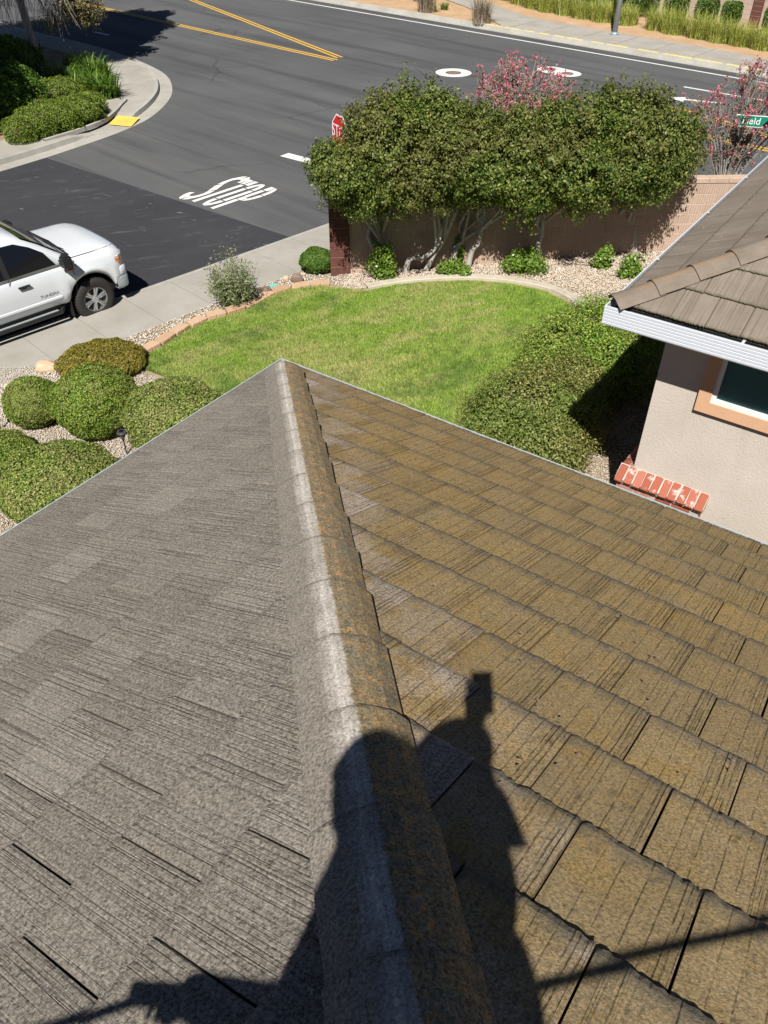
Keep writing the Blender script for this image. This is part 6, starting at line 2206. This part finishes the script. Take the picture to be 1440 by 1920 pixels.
# stray leaf fragments on the roof
def roof_point(x, y):
    d = ray(x, y)
    for n0, ot in ((DR, DL), (DL, DR)):
        n = n0 * SLOPE + Vector((0, 0, 1))
        p = CAMP + d * (n.dot(EO - CAMP) / n.dot(d))
        if -(p - EO).dot(n0) <= -(p - EO).dot(ot) + 1e-9:
            return p, n.normalized()
    return p, n.normalized()
mb = MB(); r_ = random.Random(4)
for k in range(90):
    p, n = roof_point(r_.uniform(760, 1430), r_.uniform(860, 1500))
    p = p + n * .05
    a = r_.uniform(0, 6.28); s_ = r_.uniform(.004, .011)
    X = Vector((math.cos(a), math.sin(a), 0)); X = (X - n * X.dot(n)).normalized(); Y = n.cross(X)
    mb.add([p - X * s_, p - Y * s_ * .6 + n * .003, p + X * s_, p + Y * s_ * .5 + n * .002], [(0, 1, 2, 3)])
o_ = mb.build('leaf_litter', MAT['stone'])
tag(o_, 'tiny brown leaf fragments scattered on the lichened roof slope', 'leaf litter', kind='stuff')

# ------------------------------------------------------------------ the person taking the picture
def skin_mesh(name, V, Ed, Rd, root, sub=1):
    me = bpy.data.meshes.new(name); me.from_pydata(V, Ed, [])
    ob = bpy.data.objects.new(name, me); col.objects.link(ob)
    sm = ob.modifiers.new('skin', 'SKIN')
    sl = me.skin_vertices[0].data
    for i, rr in enumerate(Rd):
        sl[i].radius = rr if hasattr(rr, '__len__') else (rr, rr)
        sl[i].use_root = (i == root)
    ss = ob.modifiers.new('sub', 'SUBSURF'); ss.levels = sub; ss.render_levels = sub
    bpy.context.view_layer.update()
    m2 = bpy.data.meshes.new_from_object(ob.evaluated_get(bpy.context.evaluated_depsgraph_get()))
    bpy.data.objects.remove(ob); bpy.data.meshes.remove(me)
    m2.polygons.foreach_set('use_smooth', [True] * len(m2.polygons))
    return m2
def roof_z(x, y):
    p = Vector((x, y, 0)) - Vector((EO.x, EO.y, 0))
    return EO.z + min(-p.dot(DR), -p.dot(DL)) * SLOPE + .045
fl_, fr_ = Vector((-.34, -.56, 0)), Vector((.24, -.62, 0))
fl_.z, fr_.z = roof_z(fl_.x, fl_.y), roof_z(fr_.x, fr_.y)
pers = thing('person', 'person standing on the hip holding a phone and a long lance', 'person', (0, -.58, roof_z(0, -.58)))
PO = Vector(pers.location)
hand = CAMP - _fwd * .035 - _up * .085 + _right * .012
pv = [(-.1, -.56, 6.84), (-.09, -.53, 7.02), (-.11, -.5, 7.2), (-.19, -.49, 7.34), (-.25, -.48, 7.43), (-.29, -.47, 7.5),
      (-.29, -.5, 7.25), (-.36, -.5, 6.98), (-.585, -.36, 6.82),
      (-.03, -.44, 7.27), (-.13, -.29, 7.34), (hand.x, hand.y - .03, hand.z - .05),
      (-.15, -.55, 6.8), (-.27, -.47, 6.42), (fl_.x, fl_.y, fl_.z + .09),
      (.04, -.58, 6.8), (.18, -.5, 6.46), (fr_.x, fr_.y, fr_.z + .09)]
pe = [(0, 1), (1, 2), (2, 3), (3, 4), (4, 5), (3, 6), (6, 7), (7, 8), (3, 9), (9, 10), (10, 11), (0, 12), (12, 13), (13, 14), (0, 15), (15, 16), (16, 17)]
pr_ = [(.24, .16), (.25, .17), (.21, .16), (.14, .12), (.105, .105), (.08, .08), (.08, .08), (.06, .06), (.036, .036), (.11, .11), (.14, .14), (.105, .105), (.1, .1), (.065, .065), (.045, .045), (.1, .1), (.065, .065), (.045, .045)]
bm_ = skin_mesh('body', [tuple(Vector(v) - PO) for v in pv], pe, pr_, 0, 2)
bm_.materials.clear()
for m in ('shirt', 'trousers', 'skin'): bm_.materials.append(MAT[m])
for p in bm_.polygons:
    z = p.center.z + PO.z; x = p.center.x
    p.material_index = 1 if z < 6.84 and -.42 < x < .35 else (2 if z > 7.43 and x < -.1 else 0)
link('body', bm_, pers)
# head: egg with brow, nose, chin; ears
hc = Vector((-.31, -.46, 7.575))
look = Vector((.45, .8, -.35)).normalized()
Xh = look.cross(Vector((0, 0, 1))).normalized(); Zh = Xh.cross(look)
bm = bmesh.new(); bmesh.ops.create_uvsphere(bm, u_segments=28, v_segments=20, radius=1)
for v in bm.verts:
    x, y, z = v.co
    fx = .076 * x; fy = .096 * y; fz = .116 * z
    if z < 0: fx *= 1 + .22 * z; fy *= 1 + .1 * z
    if y > .75 and -.25 < z < .12 and abs(x) < .25: fy += .022 * (1 - abs(x) / .25) * (1 - abs(z + .08) / .3)
    if y > .6 and .12 < z < .3: fy += .005
    if y > .6 and .0 < z < .12 and .2 < abs(x) < .6: fy -= .007
    if y > .6 and -.5 < z < -.38 and abs(x) < .4: fy += .004
    q = Xh * fx + look * fy + Zh * fz
    v.co = hc + q - PO
me = bpy.data.meshes.new('head'); bm.to_mesh(me); bm.free(); me.materials.append(MAT['skin'])
me.polygons.foreach_set('use_smooth', [True] * len(me.polygons))
head = link('head', me, pers)
def egg(name, c, rx, ry, rz, mat, parent, cut=None):
    bm = bmesh.new(); bmesh.ops.create_uvsphere(bm, u_segments=20, v_segments=12, radius=1)
    if cut is not None:
        bmesh.ops.delete(bm, geom=[v for v in bm.verts if v.co.z < cut], context='VERTS')
    for v in bm.verts:
        v.co = Vector(c) + Xh * v.co.x * rx + look * v.co.y * ry + Zh * v.co.z * rz - PO
    me = bpy.data.meshes.new(name); bm.to_mesh(me); bm.free(); me.materials.append(mat)
    me.polygons.foreach_set('use_smooth', [True] * len(me.polygons))
    return link(name, me, parent)
for sg in (-1, 1):
    egg('ear', hc + Xh * sg * .077 - Zh * .005, .012, .022, .032, MAT['skin'], head)
    egg('eye', hc + Xh * sg * .031 + look * .083 + Zh * .012, .012, .01, .008, MAT['sign_white'], head)
egg('mouth', hc + look * .088 - Zh * .05, .024, .008, .006, MAT['red'], head)
egg('sleeve', Vector((-.04, -.45, 7.27)), .105, .105, .105, MAT['shirt'], pers)
egg('sleeve', Vector((-.28, -.5, 7.27)), .09, .09, .1, MAT['shirt'], pers)
capo = egg('cap', hc + Zh * .012, .084, .104, .112, MAT['hair'], pers, .18)
mb = MB()
n = 10; vs = []
for k in range(n + 1):
    a = math.pi * k / n
    for r0, dz in ((.95, 0), (1.0, .006)):
        pass
    vs.append(hc + Xh * .08 * math.cos(a) + look * (.06 + .12 * math.sin(a)) + Zh * (.04 - .02 * math.sin(a)))
vs2 = [v + Zh * .006 for v in vs]
mb.add([*vs, *vs2], [tuple(range(n, -1, -1)), tuple(range(n + 1, 2 * n + 2))])
mb.build('cap_peak', MAT['hair'], capo, loc=PO)
# hands
def hand_mesh(name, wrist, fdir, side, nrm, curl, mat=MAT['skin']):
    V = [wrist, wrist + fdir * .045, wrist + fdir * .085]; Ed = [(0, 1), (1, 2)]; Rd = [(.022, .02), (.034, .016), (.036, .013)]
    for k in range(4):
        o_ = (k - 1.5) * .02; L = (.07, .08, .076, .06)[k]
        i0 = len(V)
        p = wrist + fdir * .088 + side * o_
        V.append(p); Rd.append((.0095, .0095)); Ed.append((2, i0))
        d = fdir
        for j in range(3):
            d = (d + nrm * curl).normalized(); p = p + d * L / 3
            V.append(p); Rd.append((.0085 - .0008 * j,) * 2); Ed.append((len(V) - 2, len(V) - 1))
    i0 = len(V); p = wrist + fdir * .04 + side * .028
    V.append(p); Rd.append((.011, .011)); Ed.append((1, i0))
    for j in range(2):
        p = p + (side * .12 + fdir * .7 + nrm * .6 * curl).normalized() * .03
        V.append(p); Rd.append((.0095, .0095)); Ed.append((len(V) - 2, len(V) - 1))
    m2 = skin_mesh(name, [tuple(Vector(v) - PO) for v in V], Ed, Rd, 0)
    m2.materials.clear(); m2.materials.append(mat)
    return link(name, m2, pers)
hand_mesh('hand', hand + Vector((0, -.035, -.055)), (_up * .9 + _fwd * -.1).normalized(), -_right, (_fwd * 1.0 - _right * .2).normalized(), .25)
rodp = [Vector(p) for p in ((-1.02, -.3, 6.53), (-.84, -.3, 6.605), (-.6, -.3, 6.735), (-.2, -.3, 6.795), (.15, -.3, 6.84), (.69, -.3, 6.885), (1.5, -.3, 6.94))]
gp_ = rodp[2]
hand_mesh('hand', gp_ + Vector((.005, -.09, .06)), Vector((0, .85, -.5)).normalized(), Vector((1, 0, .2)).normalized(), Vector((0, -.3, -1)).normalized(), .75)
for f_ in (fl_, fr_):
    bm = bmesh.new(); bmesh.ops.create_uvsphere(bm, u_segments=16, v_segments=10, radius=1)
    for v in bm.verts:
        v.co = Vector((v.co.x * .052, v.co.y * .15 + .06, max(v.co.z, -.55) * .085 + .05)) + f_ - PO
    me = bpy.data.meshes.new('boot'); bm.to_mesh(me); bm.free(); me.materials.append(MAT['boot']); link('boot', me, pers)
phone = thing('phone', 'black phone held up in the raised hand of the person', 'phone', tuple(hand))
Mp = Matrix((_right, _up, -_fwd)).transposed().to_4x4(); Mp.translation = CAMP - Vector(phone.location)
mb = MB(); mb.box(-.012, .06, -.115, .016, .014, .022, mat=Mp); ph = mb.build('body', MAT['black_plastic'], phone); bevel_mesh(ph.data, .003)
mb = MB(); mb.box(-.009, .057, -.111, .012, .0222, .0228, mat=Mp); mb.build('screen', MAT['tint'], phone)
mb = MB(); mb.tube([Mp @ Vector((0, 0, .0138)), Mp @ Vector((0, 0, .011))], .008, 14); mb.build('lens_ring', MAT['dark_metal'], phone)
lance = thing('cleaning_lance', 'long thin cleaning lance held across the body at waist height', 'tool', tuple(gp_))
mb = MB(); mb.tube(smooth_line(rodp, 4), .009, 8); part(lance, 'tube', mb, MAT['galv'], True)
mb = MB(); mb.tube([rodp[2] - (rodp[3] - rodp[2]).normalized() * .09, rodp[2] + (rodp[3] - rodp[2]).normalized() * .09], .019, 10); part(lance, 'grip', mb, MAT['black_plastic'], True)
mb = MB(); mb.tube(smooth_line([rodp[0], rodp[0] + Vector((-.2, -.05, -.12)), rodp[0] + Vector((-.45, -.1, -.5))], 5), .012, 8); part(lance, 'hose', mb, MAT['black_plastic'], True)
